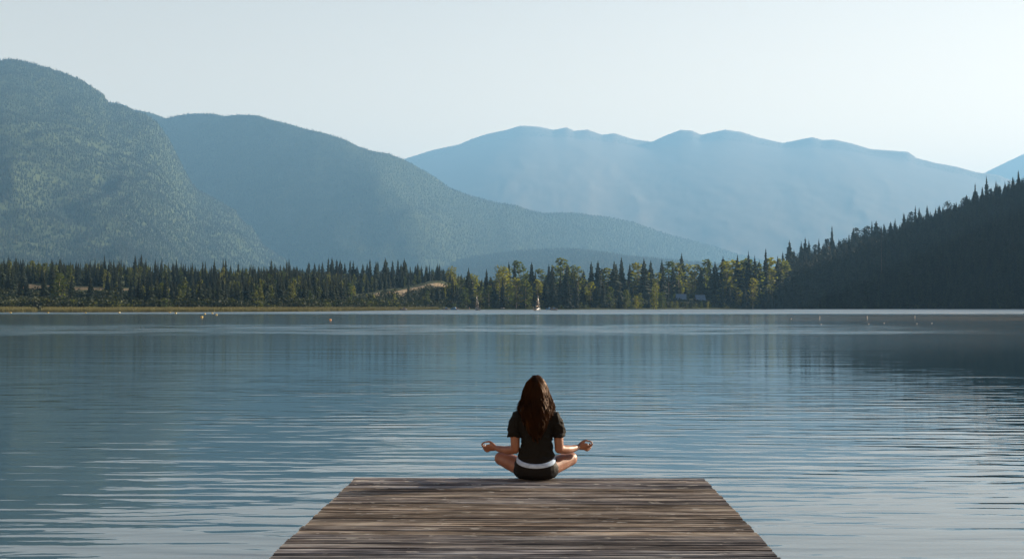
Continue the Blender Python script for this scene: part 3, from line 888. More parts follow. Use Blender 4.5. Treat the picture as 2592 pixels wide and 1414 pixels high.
# ------------------------------------------------------------------ reeds
REED = plain('reed_blades', (0.13, 0.125, 0.045), 0.7, var=0.35, scale=0.15, spec=0.2)
def reed_clump(seed):
    rnd = random.Random(seed)
    V, Fc = [], []
    for i in range(26):
        x, y = rnd.uniform(-1.6, 1.6), rnd.uniform(-1.0, 1.0)
        h = rnd.uniform(0.9, 1.75); w = rnd.uniform(0.03, 0.07); a = rnd.random() * 3.14
        lx, ly = rnd.uniform(-.25, .25), rnd.uniform(-.25, .25)
        c, s = math.cos(a) * w, math.sin(a) * w
        b = len(V)
        V += [(x - c, y - s, -0.3), (x + c, y + s, -0.3), (x + lx, y + ly, h)]
        Fc.append((b, b + 1, b + 2))
    me = bpy.data.meshes.new('reed_clump')
    me.from_pydata(V, [], Fc); me.materials.append(REED)
    return me
pts = []
rs3 = np.random.RandomState(8)
for i in range(15000):
    px = rs3.uniform(-420, 1105)
    w = float(interp(px, [(-420, 18), (120, 18), (140, 30), (600, 34), (1000, 30), (1105, 6)]))
    s0 = float(shore_r(px))
    r_ = s0 + 8 - w * rs3.rand() * 1.15
    if px < 150 and (math.sin(px * 0.11) + math.sin(px * 0.037 + 1)) < -0.9: continue
    a = azi(px)
    pts.append((a[0] * r_, a[1] * r_, max(0.0, float(ground(px, r_)[0])) * 0.9))
pts = np.array(pts)
scatter_object('reed_bed', pts, rs3.uniform(0.65, 1.15, len(pts)), [reed_clump(i) for i in range(4)], 'yellow green reed bed along the left shore')

# ------------------------------------------------------------------ houses on the shore
ROOF_BLUE = plain('blue_metal_roof', (0.09, 0.14, 0.21), 0.6, var=0.12, scale=0.6)
LOG = plain('brown_boards', (0.10, 0.055, 0.035), 0.8, var=0.3, scale=1.2)
DARK_ROOF = plain('dark_roof', (0.05, 0.045, 0.045), 0.8)
CREAM = plain('pale_boards', (0.20, 0.17, 0.10), 0.8)
GLASS = plain('window_glass', (0.02, 0.03, 0.04), 0.08, var=0.05)
def gable_house(name, label, px, r, w, d, wall_h, roof_h, rz, roof_mat, wall_mat, porch=False):
    g = ground_point(px, r)
    t = thing(name, label, 'house', (g.x, g.y, g.z - 0.3), rz)
    e = 0.5
    V = [(-w/2, -d/2, 0), (w/2, -d/2, 0), (w/2, d/2, 0), (-w/2, d/2, 0), (-w/2, -d/2, wall_h), (w/2, -d/2, wall_h), (w/2, d/2, wall_h), (-w/2, d/2, wall_h), (-w/2, 0, wall_h + roof_h - 0.15), (w/2, 0, wall_h + roof_h - 0.15)]
    mesh_obj('wall', V, [(0, 1, 5, 4), (1, 2, 6, 9, 5), (2, 3, 7, 6), (3, 0, 4, 8, 7)], wall_mat, t)
    k = roof_h / (d / 2)
    y0, z0 = d / 2 + 0.8, wall_h - 0.8 * k
    th = 0.2
    x = w / 2 + e
    V = [(-x, -y0, z0), (x, -y0, z0), (x, 0, wall_h + roof_h), (-x, 0, wall_h + roof_h), (-x, y0, z0), (x, y0, z0)]
    V += [(a, b_, c + th) for a, b_, c in V]
    ro = mesh_obj('roof', V, [(0, 3, 2, 1), (3, 4, 5, 2), (6, 7, 8, 9), (9, 8, 11, 10), (0, 1, 7, 6), (5, 4, 10, 11), (1, 2, 8, 7), (2, 5, 11, 8), (3, 0, 6, 9), (4, 3, 9, 10)], roof_mat, t)
    box_mesh('chimney', (w * 0.2, 0.4, wall_h + roof_h * 0.55), (w * 0.2 + 0.7, 1.1, wall_h + roof_h + 1.0), DARK_ROOF, ro)
    for i in range(3):
        xx = -w * 0.32 + i * w * 0.3
        wn_ = box_mesh('window', (xx, -d/2 - 0.06, 1.2), (xx + 1.2, -d/2 - 0.003, 2.5), CREAM, t)
        box_mesh('pane', (xx + 0.1, -d/2 - 0.09, 1.3), (xx + 1.1, -d/2 - 0.063, 2.4), GLASS, wn_)
    dr = box_mesh('door', (w * 0.34, -d/2 - 0.07, 0.2), (w * 0.34 + 1.0, -d/2 - 0.003, 2.3), DARK_ROOF, t)
    if porch:
        pr = mesh_obj('porch_roof', [(-w/2 - 2.4, -d/2 - 2.6, 2.3), (w * 0.1, -d/2 - 2.6, 2.3), (w * 0.1, -d/2 - 0.01, 3.2), (-w/2 - 2.4, -d/2 - 0.01, 3.2), (-w/2 - 2.4, -d/2 - 2.6, 2.45), (w * 0.1, -d/2 - 2.6, 2.45), (w * 0.1, -d/2 - 0.01, 3.35), (-w/2 - 2.4, -d/2 - 0.01, 3.35)],
                      [(0, 3, 2, 1), (4, 5, 6, 7), (0, 1, 5, 4), (1, 2, 6, 5), (2, 3, 7, 6), (3, 0, 4, 7)], roof_mat, t)
        for xx in (-w/2 - 2.2, -w * 0.2, w * 0.05):
            box_mesh('porch_post', (xx, -d/2 - 2.5, -0.4), (xx + 0.18, -d/2 - 2.32, 2.32), LOG, t)
    return t
gable_house('lake_house', 'brown lake house with blue roof and porch in the shaded trees, left of two', 1724, 872, 6.8, 8.0, 3.4, 3.4, R(-6), ROOF_BLUE, LOG, True)
gable_house('lake_house', 'smaller house with plain blue roof in the shaded trees, right of two', 1772, 876, 6.2, 7.5, 3.2, 3.6, R(5), ROOF_BLUE, LOG)
g = ground_point(1603, 815)
t = thing('flat_roofed_house', 'low house with flat dark roof and pale boarded front under the trees', 'house', (g.x, g.y, g.z - 0.3), R(4))
box_mesh('wall', (-6.2, 0, 0), (6.2, 6, 3.4), CREAM, t)
box_mesh('roof', (-7.4, -1.5, 3.41), (6.9, 6.8, 3.75), DARK_ROOF, t)
box_mesh('dark_bay', (-6.6, -0.8, 0), (-1.6, -0.003, 3.3), LOG, t)
for i in range(3):
    w_ = box_mesh('window', (-0.6 + i * 2.2, -0.07, 1.1), (0.9 + i * 2.2, -0.003, 2.5), LOG, t)
    box_mesh('pane', (-0.5 + i * 2.2, -0.10, 1.2), (0.8 + i * 2.2, -0.073, 2.4), GLASS, w_)

# ------------------------------------------------------------------ boats
HULL_W = plain('white_hull', (0.11, 0.125, 0.14), 0.35, var=0.04)
HULL_B = plain('blue_cover', (0.06, 0.16, 0.30), 0.7, var=0.2)
MAST = plain('alloy_mast', (0.55, 0.50, 0.45), 0.35, metallic=0.3, var=0.05)
SAIL = plain('furled_sail', (0.20, 0.13, 0.10), 0.8, var=0.2)
WOODY = plain('varnished_wood', (0.16, 0.08, 0.04), 0.4, var=0.2)
def hull_mesh(L, B, H, n=14):
    """Bow along +X, waterline at z = 0."""
    V, Fc = [], []
    for i in range(n):
        t = i / (n - 1)
        x = -L / 2 + L * t
        w = B / 2 * (1 - max(0, (t - 0.35) / 0.65) ** 2.2) * (0.82 + 0.18 * min(1, t / 0.3))
        w = max(w, 0.015)
        sh = H * (1 + 0.28 * t ** 2)
        kz = -0.30 + 0.28 * max(0, (t - 0.7) / 0.3) ** 2
        V += [(x, -w, sh), (x, -w * 0.92, sh * 0.35), (x, -w * 0.55, -0.18), (x, 0, kz), (x, w * 0.55, -0.18), (x, w * 0.92, sh * 0.35), (x, w, sh)]
    for i in range(n - 1):
        for j in range(6):
            a = i * 7 + j
            Fc.append((a, a + 1, a + 8, a + 7))
        a = i * 7
        Fc.append((a + 6, a, a + 7, a + 13))
    Fc.append(tuple(range(7)))
    Fc.append(tuple(range((n - 1) * 7 + 6, (n - 1) * 7 - 1, -1)))
    return V, Fc
def rod(name, p0, p1, r0, mat, parent, r1=None, seg=8):
    p0, p1 = Vector(p0), Vector(p1)
    d = p1 - p0
    q = d.normalized().to_track_quat('Z', 'Y').to_matrix()
    r1 = r0 if r1 is None else r1
    A = [p0 + q @ Vector((math.cos(6.2832 * i / seg) * r0, math.sin(6.2832 * i / seg) * r0, 0)) for i in range(seg)]
    B = [p1 + q @ Vector((math.cos(6.2832 * i / seg) * r1, math.sin(6.2832 * i / seg) * r1, 0)) for i in range(seg)]
    Fc = [(i, (i + 1) % seg, seg + (i + 1) % seg, seg + i) for i in range(seg)] + [tuple(range(seg - 1, -1, -1)), tuple(range(seg, 2 * seg))]
    return mesh_obj(name, A + B, Fc, mat, parent, True)
def sailboat(px, r, L, mast, rz, label):
    d = azi(px)
    t = thing('sailboat', label, 'sailboat', (d[0] * r, d[1] * r, 0), rz)
    V, Fc = hull_mesh(L, L * 0.33, 0.85)
    mesh_obj('hull', V, Fc, HULL_W, t, False)
    cb = bmesh.new()
    bmesh.ops.create_cube(cb, size=1.0)
    for v in cb.verts:
        v.co = Vector((v.co.x * L * 0.34 * (0.85 if v.co.z > 0 else 1) + L * 0.05, v.co.y * L * 0.2 * (0.8 if v.co.z > 0 else 1), 1.1 + v.co.z * 0.5))
    bm_obj('cabin', cb, HULL_W, t)
    for s in (-1, 1):
        box_mesh('window', (-L * 0.06, s * L * 0.096 - 0.03, 1.05), (L * 0.14, s * L * 0.096 + 0.03, 1.22), GLASS, t)
    rod('mast', (L * 0.1, 0, 0.8), (L * 0.1, 0, mast), 0.085, MAST, t, 0.05)
    rod('boom', (L * 0.1, 0, 1.9), (-L * 0.38, 0, 1.95), 0.06, MAST, t)
    rod('furled_sail', (L * 0.07, 0, 2.08), (-L * 0.36, 0, 2.1), 0.19, SAIL, t, 0.12)
    rod('forestay', (L * 0.5, 0, 1.05), (L * 0.1, 0, mast - 0.1), 0.02, MAST, t)
    rod('backstay', (-L * 0.49, 0, 0.85), (L * 0.1, 0, mast - 0.1), 0.02, MAST, t)
    for s in (-1, 1):
        rod('shroud', (L * 0.08, s * L * 0.155, 0.9), (L * 0.1, 0, mast * 0.9), 0.02, MAST, t)
        rod('stern_rail', (-L * 0.48, s * L * 0.12, 0.85), (-L * 0.48, s * L * 0.12, 1.6), 0.025, MAST, t)
    return t
sailboat(1361, 560, 6.6, 6.9, R(68), 'white sailboat with bare mast, moored in front of the middle of the wood')
sailboat(1208, 590, 6.0, 7.6, R(112), 'white sailboat with bare mast moored near the end of the reed bed')
def motorboat(px, r, L, rz, label, cover=None, hm_=None):
    d = azi(px)
    t = thing('motorboat', label, 'boat', (d[0] * r, d[1] * r, 0), rz)
    V, Fc = hull_mesh(L, L * 0.38, 0.75)
    mesh_obj('hull', V, Fc, hm_ or HULL_W, t)
    cb = bmesh.new(); bmesh.ops.create_cube(cb, size=1.0)
    for v in cb.verts:
        v.co = Vector((v.co.x * L * 0.42 * (0.7 if v.co.z > 0 else 1) - L * 0.03, v.co.y * L * 0.3 * (0.75 if v.co.z > 0 else 1), 1.15 + v.co.z * 0.7))
    bmesh.ops.bevel(cb, geom=list(cb.edges), offset=0.12, segments=2, affect='EDGES')
    bm_obj('cover' if cover else 'cabin', cb, cover or HULL_W, t)
    box_mesh('windscreen', (L * 0.14, -L * 0.11, 1.1), (L * 0.17, L * 0.11, 1.6), GLASS, t)
    m_ = box_mesh('outboard_motor', (-L * 0.5 - 0.4, -0.2, 0.2), (-L * 0.5 - 0.03, 0.2, 1.1), DARK_ROOF, t)
    return t
motorboat(1023, 560, 2.9, R(20), 'small white motorboat moored off the reed bed')
motorboat(1403, 600, 3.4, R(10), 'small motorboat with blue cover right of the sailboats', HULL_B)
motorboat(1389, 640, 3.2, R(170), 'tiny boat with a blue cover tied beside the blue and white one', HULL_B, HULL_B)
motorboat(1150, 655, 4.2, R(165), 'dark blue covered boat by the shore at the end of the reed bed', HULL_B, HULL_B)
motorboat(1130, 650, 3.6, R(15), 'blue covered boat by the shore nearest the reeds', HULL_B)
# small lake jetty by the boats
d = azi(1172); r0 = 650
t = thing('small_jetty', 'brown floating jetty with two posts beside the covered boats', 'jetty', (d[0] * r0, d[1] * r0, 0), R(8))
box_mesh('deck', (-4, -1, 0.3), (4, 1, 0.5), LOG, t)
for xx in (-3.6, 3.4):
    rod('post', (xx, -1.12, -1.0), (xx, -1.12, 1.6), 0.12, WOODY, t)
# upturned pale dinghy on the grass by the boats
g = ground_point(1273, float(shore_r(1273)) + 10)
t = thing('dinghy', 'little pale dinghy turned over on the shore between the two sailboats', 'dinghy', (g.x, g.y, g.z + 0.35), R(25))
V, Fc = hull_mesh(2.6, 1.2, 0.4)
h_ = mesh_obj('hull', [(a, b_, -c * 0.9) for a, b_, c in V], [tuple(reversed(f)) for f in Fc], HULL_W, t)
rod('keel', (-1.2, 0, 0.27), (0.8, 0, 0.27), 0.03, WOODY, t)

# ------------------------------------------------------------------ buoys
def glossy(name, col):
    return plain(name, col, 0.4, var=0.08)
YEL = glossy('yellow_float', (0.34, 0.26, 0.06)); ORA = glossy('orange_float', (0.42, 0.19, 0.045)); WHI = glossy('white_float', (0.20, 0.195, 0.18))
def sphere_bm(r, zc, sx=1.0, u=14, v=10):
    bm = bmesh.new()
    bmesh.ops.create_uvsphere(bm, u_segments=u, v_segments=v, radius=r)
    for q in bm.verts:
        q.co = Vector((q.co.x * sx, q.co.y * sx, q.co.z + zc))
    return bm
def buoy(px, py, dia_px, mat, label, group=None):
    p = on_water(px, py + dia_px * 0.35)
    rng = math.hypot(p.x, p.y)
    r = dia_px * 0.43 * rng / F_PX
    t = thing('buoy', label, 'buoy', (p.x, p.y, 0), 0, group)
    bm_obj('float', sphere_bm(r, r * 0.45), mat, t, True)
    rod('mooring_eye', (0, 0, r * 1.4), (0, 0, r * 1.62), r * 0.12, DARK_ROOF, t)
    rod('chain', (0, 0, -0.7), (0, 0, -r * 0.45), 0.02, DARK_ROOF, t)
    return t
buoy(27, 790.5, 5.2, YEL, 'yellow buoy nearest the left edge, off the reed bed')
buoy(122, 790.5, 5.0, YEL, 'yellow buoy off the reed bed, second from the left edge')
buoy(217, 790.5, 5.0, YEL, 'yellow buoy off the reed bed, third from the left edge')
buoy(302, 790, 6.0, plain('pale_yellow_float', (0.42, 0.37, 0.2), 0.4, var=0.05), 'palest yellow buoy off the reed bed, standing alone')
buoy(430, 790, 4.6, YEL, 'yellow buoy off the reed bed, smaller left one of a close pair')
buoy(445, 791.5, 6.0, YEL, 'yellow buoy off the reed bed, larger right one of a close pair')
buoy(511, 801, 7.5, YEL, 'largest yellow buoy, lowest of the loose group of four')
buoy(519, 793.5, 5.0, YEL, 'small yellow buoy right above the largest yellow one')
buoy(537, 791.5, 5.5, YEL, 'yellow buoy farthest out in the loose group of four')
buoy(548, 795.5, 5.8, YEL, 'yellow buoy at the right end of the loose group of four')
buoy(836, 808, 6.5, ORA, 'single orange buoy alone on the open water')
buoy(1240, 781, 4.5, WHI, 'single round white buoy between the two sailboats')
for i, (px, py) in enumerate([(2003, 806), (2079, 820), (2199, 819), (2238, 817), (2321, 818), (2359, 817)]):
    buoy(px, py, 3.4, WHI, 'tiny pale float off the dark hill, %s from the left' % ordinal(i + 1), 'pale floats off the dark hill')
for i, (px, py) in enumerate([(2075, 807), (2195, 806), (2316, 805)]):
    p = on_water(px, py)
    rng = math.hypot(p.x, p.y)
    t = thing('marker_post', ['short pale marker post in the water off the dark hill, left one of three', 'short pale marker post in the water off the dark hill, middle one of three', 'short pale marker post in the water off the dark hill, right one of three'][i], 'marker post', (p.x, p.y, 0))
    rod('post', (0, 0, -0.8), (0, 0, 0.40), 0.045, WHI, t)
    rod('cap', (0, 0, 0.402), (0, 0, 0.46), 0.065, WHI, t)

# ------------------------------------------------------------------ the dock
DZ = 0.53                                        # deck height above the lake
X0, X1, YE = -1.53, 1.365, 9.90
def plank_material():
    m, nt, b, out = new_mat('weathered_planks')
    tc = N(nt, 'ShaderNodeTexCoord'); oi = N(nt, 'ShaderNodeObjectInfo')
    off = N(nt, 'ShaderNodeVectorMath', operation='ADD'); nt.links.new(tc.outputs['Object'], off.inputs[0])
    cmb = N(nt, 'ShaderNodeCombineXYZ'); nt.links.new(math_node(nt, 'MULTIPLY', oi.outputs['Random'], 57.0), cmb.inputs['X']); nt.links.new(math_node(nt, 'MULTIPLY', oi.outputs['Random'], 23.0), cmb.inputs['Y'])
    nt.links.new(cmb.outputs[0], off.inputs[1])
    v = off.outputs[0]
    streak = noise(nt, v, 1.0, 5.0, 0.65, (1.3, 70.0, 20.0))
    blotch = noise(nt, v, 1.0, 4.0, 0.6, (1.4, 9.0, 4.0))
    fac = math_node(nt, 'ADD', math_node(nt, 'MULTIPLY', streak, 0.50), math_node(nt, 'MULTIPLY', blotch, 0.58))
    tan = ramp(nt, fac, [(0.36, (0.025, 0.018, 0.013)), (0.46, (0.105, 0.076, 0.052)), (0.56, (0.30, 0.235, 0.17)), (0.68, (0.60, 0.51, 0.40))])
    grey = ramp(nt, fac, [(0.36, (0.020, 0.018, 0.020)), (0.46, (0.075, 0.068, 0.068)), (0.56, (0.22, 0.20, 0.19)), (0.68, (0.50, 0.47, 0.43))])
    hue = math_node(nt, 'ADD', math_node(nt, 'MULTIPLY', oi.outputs['Random'], 0.6), math_node(nt, 'MULTIPLY', noise(nt, v, 0.9, 2.0), 0.5))
    col = mixc(nt, ramp(nt, hue, [(0.36, 0.0), (0.74, 1.0)]), tan, grey)
    worn = noise(nt, v, 1.0, 3.0, 0.55, (6.0, 48.0, 8.0))
    wmask = ramp(nt, worn, [(0.625, 0.0), (0.67, 1.0)])
    col = mixc(nt, math_node(nt, 'MULTIPLY', wmask, 0.85), col, (0.62, 0.56, 0.46))
    bri = N(nt, 'ShaderNodeMapRange'); nt.links.new(math_node(nt, 'FRACT', math_node(nt, 'MULTIPLY', oi.outputs['Random'], 7.31)), bri.inputs['Value'])
    setin(bri, To_Min=0.75, To_Max=1.4)
    vm = N(nt, 'ShaderNodeVectorMath', operation='SCALE'); nt.links.new(col, vm.inputs[0]); nt.links.new(bri.outputs[0], vm.inputs['Scale']); col = vm.outputs[0]
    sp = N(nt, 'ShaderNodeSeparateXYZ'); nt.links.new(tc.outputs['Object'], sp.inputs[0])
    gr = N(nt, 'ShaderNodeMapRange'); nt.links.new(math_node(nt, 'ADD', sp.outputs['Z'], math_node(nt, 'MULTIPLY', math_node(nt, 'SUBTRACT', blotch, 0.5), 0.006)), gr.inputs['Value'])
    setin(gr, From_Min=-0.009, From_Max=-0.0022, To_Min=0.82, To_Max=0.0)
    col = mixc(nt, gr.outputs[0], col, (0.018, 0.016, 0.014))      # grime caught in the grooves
    nt.links.new(col, b.inputs['Base Color'])
    setin(b, Roughness=0.75)
    b.inputs['Specular IOR Level'].default_value = 0.3
    bp = N(nt, 'ShaderNodeBump'); setin(bp, Strength=0.9, Distance=0.004)
    nt.links.new(math_node(nt, 'ADD', streak, math_node(nt, 'MULTIPLY', blotch, 0.8)), bp.inputs['Height'])
    nt.links.new(bp.outputs[0], b.inputs['Normal'])
    return m
PLANK = plank_material()
BEAM = plain('wet_timber', (0.09, 0.075, 0.06), 0.8, var=0.3, scale=2.0)
PITCH = 0.1455
def plank_mesh(seed, segs=12):
    """A grooved deck board along X with three rounded, worn ridges."""
    rnd = random.Random(seed)
    w = PITCH - 0.024
    prof = []
    for k in range(3):
        y0 = -w / 2 + w / 3 * k
        for f, z in ((0.05, -0.0125), (0.19, -0.0070), (0.35, -0.0014), (0.5, 0.0), (0.65, -0.0014), (0.81, -0.0070), (0.95, -0.0125)):
            prof.append((y0 + w / 3 * f, z))
    prof = [(-w / 2, -0.019)] + prof + [(w / 2, -0.019)]
    V, Fc = [], []
    n = len(prof) + 2
    ph = [rnd.random() * 6.28 for _ in range(4)]
    for i in range(segs + 1):
        x = (X1 - X0) * (i / segs - 0.5)
        sag = 0.0016 * math.sin(x * 2.1 + ph[0]) + 0.0008 * math.sin(x * 6.3 + ph[1])
        wob = 0.0014 * math.sin(x * 2.7 + ph[2]) + 0.0009 * math.sin(x * 8.0 + ph[3])
        for y, z in prof:
            V.append((x, y + wob + rnd.uniform(-.0006, .0006), z + sag + rnd.uniform(-.0009, .0005)))
        V.append((x, w / 2 + wob, -0.042)); V.append((x, -w / 2 + wob, -0.042))
    for i in range(segs):
        for j in range(n):
            a = i * n + j; b_ = i * n + (j + 1) % n
            Fc.append((a, a + n, b_ + n, b_))
    Fc.append(tuple(range(n))); Fc.append(tuple(range(segs * n + n - 1, segs * n - 1, -1)))
    me = bpy.data.meshes.new('plank')
    me.from_pydata(V, [], Fc); me.materials.append(PLANK)
    return me
PLANKS = [plank_mesh(i) for i in range(5)]
dock = thing('wooden_dock', 'weathered grey brown plank dock reaching out over the lake towards the seated woman', 'dock', ((X0 + X1) / 2, 0, DZ))
pr = random.Random(2)
i = 0
y = YE - PITCH / 2
while y > 3.2:
    o = link(bpy.data.objects.new('plank', PLANKS[pr.randrange(5)]), dock)
    gap = 0.0
    if i in (9, 22):
        gap = 0.016                              # the two wide dark joints
    y -= gap
    o.location = (pr.uniform(-0.006, 0.006), y, pr.uniform(-0.003, 0.002))
    o.rotation_euler = (R(pr.uniform(-1.0, 1.0)), 0, R(pr.uniform(-0.06, 0.06)) + (math.pi if pr.random() < 0.5 else 0))
    y -= PITCH
    i += 1
for xx in (-1.30, -0.45, 0.42, 1.27):
    box_mesh('joist', (xx - 0.04, 3.25, -0.21), (xx + 0.04, YE - 0.03, -0.052), BEAM, dock)
for yy in (4.2, 6.9, 9.55):
    box_mesh('cross_beam', (-1.36, yy - 0.07, -0.36), (1.36, yy + 0.07, -0.213), BEAM, dock)
    for xx in (-1.15, 1.15):
        rod('pile', (xx, yy, -3.0), (xx, yy, -0.363), 0.11, BEAM, dock, seg=12)

# ------------------------------------------------------------------ the seated woman
SKIN, nt, b, out = new_mat('skin')
tc = N(nt, 'ShaderNodeTexCoord')
nt.links.new(ramp(nt, noise(nt, tc.outputs['Object'], 14.0, 4.0), [(0.3, (0.155, 0.066, 0.037)), (0.7, (0.21, 0.095, 0.058))]), b.inputs['Base Color'])
setin(b, Roughness=0.48)
b.inputs['Subsurface Weight'].default_value = 0.12
b.inputs['Subsurface Radius'].default_value = (0.02, 0.008, 0.004)
b.inputs['Subsurface Scale'].default_value = 0.5
b.inputs['Specular IOR Level'].default_value = 0.4
def cloth(name, col, rough, weave, sheen=0.0):
    m, nt, b, out = new_mat(name)
    tc = N(nt, 'ShaderNodeTexCoord')
    f = noise(nt, tc.outputs['Object'], 30.0, 4.0)
    nt.links.new(ramp(nt, f, [(0.3, tuple(c * 0.8 for c in col)), (0.7, tuple(c * 1.2 for c in col))]), b.inputs['Base Color'])
    setin(b, Roughness=rough)
    b.inputs['Specular IOR Level'].default_value = 0.12
    b.inputs['Sheen Weight'].default_value = sheen
    bp = N(nt, 'ShaderNodeBump'); setin(bp, Strength=0.25, Distance=0.002)
    nt.links.new(noise(nt, tc.outputs['Object'], weave, 2.0), bp.inputs['Height'])
    nt.links.new(bp.outputs[0], b.inputs['Normal'])
    return m
SHIRT = cloth('dark_tee_fabric', (0.0058, 0.0056, 0.0046), 0.8, 220.0)
SHORTS = cloth('black_jersey', (0.003, 0.003, 0.0035), 0.65, 260.0)
BAND = cloth('blue_shade_elastic', (0.28, 0.37, 0.50), 0.7, 300.0)  # white elastic with its blue shade put into the colour
HAIR, nt, b, out = new_mat('brown_hair')
oi = N(nt, 'ShaderNodeNewGeometry')
tc = N(nt, 'ShaderNodeTexCoord')
hv = noise(nt, tc.outputs['Object'], 1.0, 3.0, 0.6, (60.0, 60.0, 6.0))
hc = ramp(nt, hv, [(0.3, (0.003, 0.0016, 0.001)), (0.7, (0.019, 0.0078, 0.0032))])
nt.links.new(hc, b.inputs['Base Color'])
setin(b, Roughness=0.38)
b.inputs['Specular IOR Level'].default_value = 0.08
b.inputs['Specular Tint'].default_value = (1.0, 0.5, 0.2, 1)
trl = N(nt, 'ShaderNodeBsdfTranslucent'); trl.inputs['Color'].default_value = (0.85, 0.33, 0.08, 1)
msx = N(nt, 'ShaderNodeMixShader'); msx.inputs[0].default_value = 0.09
nt.links.new(b.outputs[0], msx.inputs[1]); nt.links.new(trl.outputs[0], msx.inputs[2])
gls = N(nt, 'ShaderNodeBsdfGlossy'); gls.inputs['Color'].default_value = (0.45, 0.21, 0.08, 1); gls.inputs['Roughness'].default_value = 0.5
msy = N(nt, 'ShaderNodeMixShader'); msy.inputs[0].default_value = 0.014
nt.links.new(msx.outputs[0], msy.inputs[1]); nt.links.new(gls.outputs[0], msy.inputs[2])
nt.links.new(msy.outputs[0], out.inputs['Surface'])
EYE = plain('eye_white', (0.7, 0.68, 0.65), 0.2, var=0.03)
LIP = plain('lips', (0.35, 0.13, 0.11), 0.5, var=0.08)

hip = on_water(1354, 1217, DZ)
WX, WY = hip.x, hip.y + 0.115
woman = thing('person', 'woman sitting cross legged on the dock end seen from behind, long brown hair, dark tee', 'person', (WX, WY, DZ))

class Blob:
    """Rings of vertices along a path; overlapping pieces are fused afterwards into one skin."""
    def __init__(self):
        self.V, self.F = [], []
    def rings(self, rings, seg=20, cap=True):
        """rings: list of (centre, u axis, v axis) with axes already scaled."""
        base = len(self.V)
        for c, u, v in rings:
            for i in range(seg):
                a = 2 * math.pi * i / seg
                self.V.append(Vector(c) + Vector(u) * math.cos(a) + Vector(v) * math.sin(a))
        n = len(rings)
        for k in range(n - 1):
            for i in range(seg):
                a = base + k * seg + i; b_ = base + k * seg + (i + 1) % seg
                self.F.append((a, b_, b_ + seg, a + seg))
        if cap:
            self.F.append(tuple(base + i for i in reversed(range(seg))))
            self.F.append(tuple(base + (n - 1) * seg + i for i in range(seg)))
        return self
    def limb(self, pts, radii, seg=18, sub=5, flat=None, round_ends=True):
        """Tapered tube through pts; radii may be numbers or (width, thickness); flat = thickness direction."""
        pts = [Vector(p) for p in pts]
        rad = [(r, r) if isinstance(r, (int, float)) else r for r in radii]
        P, Q = [], []
        n = len(pts)
        for i in range(n - 1):
            p0 = pts[max(i - 1, 0)]; p1 = pts[i]; p2 = pts[i + 1]; p3 = pts[min(i + 2, n - 1)]
            for k in range(sub):
                t = k / sub
                P.append(0.5 * ((2 * p1) + (p2 - p0) * t + (2 * p0 - 5 * p1 + 4 * p2 - p3) * t * t + (3 * p1 - p0 - 3 * p2 + p3) * t ** 3))
                s = t * t * (3 - 2 * t)
                Q.append((rad[i][0] * (1 - s) + rad[i + 1][0] * s, rad[i][1] * (1 - s) + rad[i + 1][1] * s))
        P.append(pts[-1]); Q.append(rad[-1])
        fr = []
        prev = Vector(flat).normalized() if flat is not None else None
        for i in range(len(P)):
            d = (P[min(i + 1, len(P) - 1)] - P[max(i - 1, 0)]).normalized()
            if prev is None:
                prev = d.orthogonal()
            v = (prev - d * prev.dot(d)).normalized()
            prev = v if flat is None else prev
            u = d.cross(v)
            fr.append((P[i], u, v, d))
        R_ = []
        if round_ends:
            c, u, v, d = fr[0]
            for a in (80, 55, 28):
                s, k = math.cos(R(a)), math.sin(R(a))
                R_.append((c - d * Q[0][1] * k, u * Q[0][0] * s, v * Q[0][1] * s))
        for (c, u, v, d), q in zip(fr, Q):
            R_.append((c, u * q[0], v * q[1]))
        if round_ends:
            c, u, v, d = fr[-1]
            for a in (28, 55, 80):
                s, k = math.cos(R(a)), math.sin(R(a))
                R_.append((c + d * Q[-1][1] * k, u * Q[-1][0] * s, v * Q[-1][1] * s))
        return self.rings(R_, seg)
    def ball(self, c, rx, ry, rz, seg=20, n=12):
        R_ = []
        for i in range(n + 1):
            a = -math.pi / 2 + math.pi * (0.03 + 0.94 * i / n)
            R_.append((Vector(c) + Vector((0, 0, rz * math.sin(a))), Vector((rx * math.cos(a), 0, 0)), Vector((0, ry * math.cos(a), 0))))
        return self.rings(R_, seg)
    def fuse(self, name, mat, parent, voxel, smooth=6, fold=None):
        me = bpy.data.meshes.new(name)
        me.from_pydata([tuple(v) for v in self.V], [], self.F)
        bm = bmesh.new(); bm.from_mesh(me)
        bmesh.ops.recalc_face_normals(bm, faces=bm.faces)
        bm.to_mesh(me); bm.free()
        o = link(bpy.data.objects.new(name, me))
        rm = o.modifiers.new('fuse', 'REMESH'); rm.mode = 'VOXEL'; rm.voxel_size = voxel
        sm = o.modifiers.new('relax', 'SMOOTH'); sm.factor = 0.5; sm.iterations = smooth
        dg = bpy.context.evaluated_depsgraph_get()
        m2 = bpy.data.meshes.new_from_object(o.evaluated_get(dg))
        o.modifiers.clear()
        o.data = m2
        bpy.data.meshes.remove(me)
        m2.name = name
        n = len(m2.vertices)
        if fold is not None:
            co = np.empty(n * 3); m2.vertices.foreach_get('co', co); co = co.reshape(-1, 3)
            no = np.empty(n * 3); m2.vertex_normals.foreach_get('vector', no); no = no.reshape(-1, 3)
            co = co + no * fold(co)[:, None]
            m2.vertices.foreach_set('co', co.ravel())
        m2.materials.clear(); m2.materials.append(mat)
        m2.polygons.foreach_set('use_smooth', [True] * len(m2.polygons))
        m2.update()
        o.parent = parent
        return o
def ring(z, xc, hw, yc, hd, tilt=0.0):
    return (Vector((xc, yc, z)), Vector((hw, 0, 0)), Vector((0, hd, tilt)))

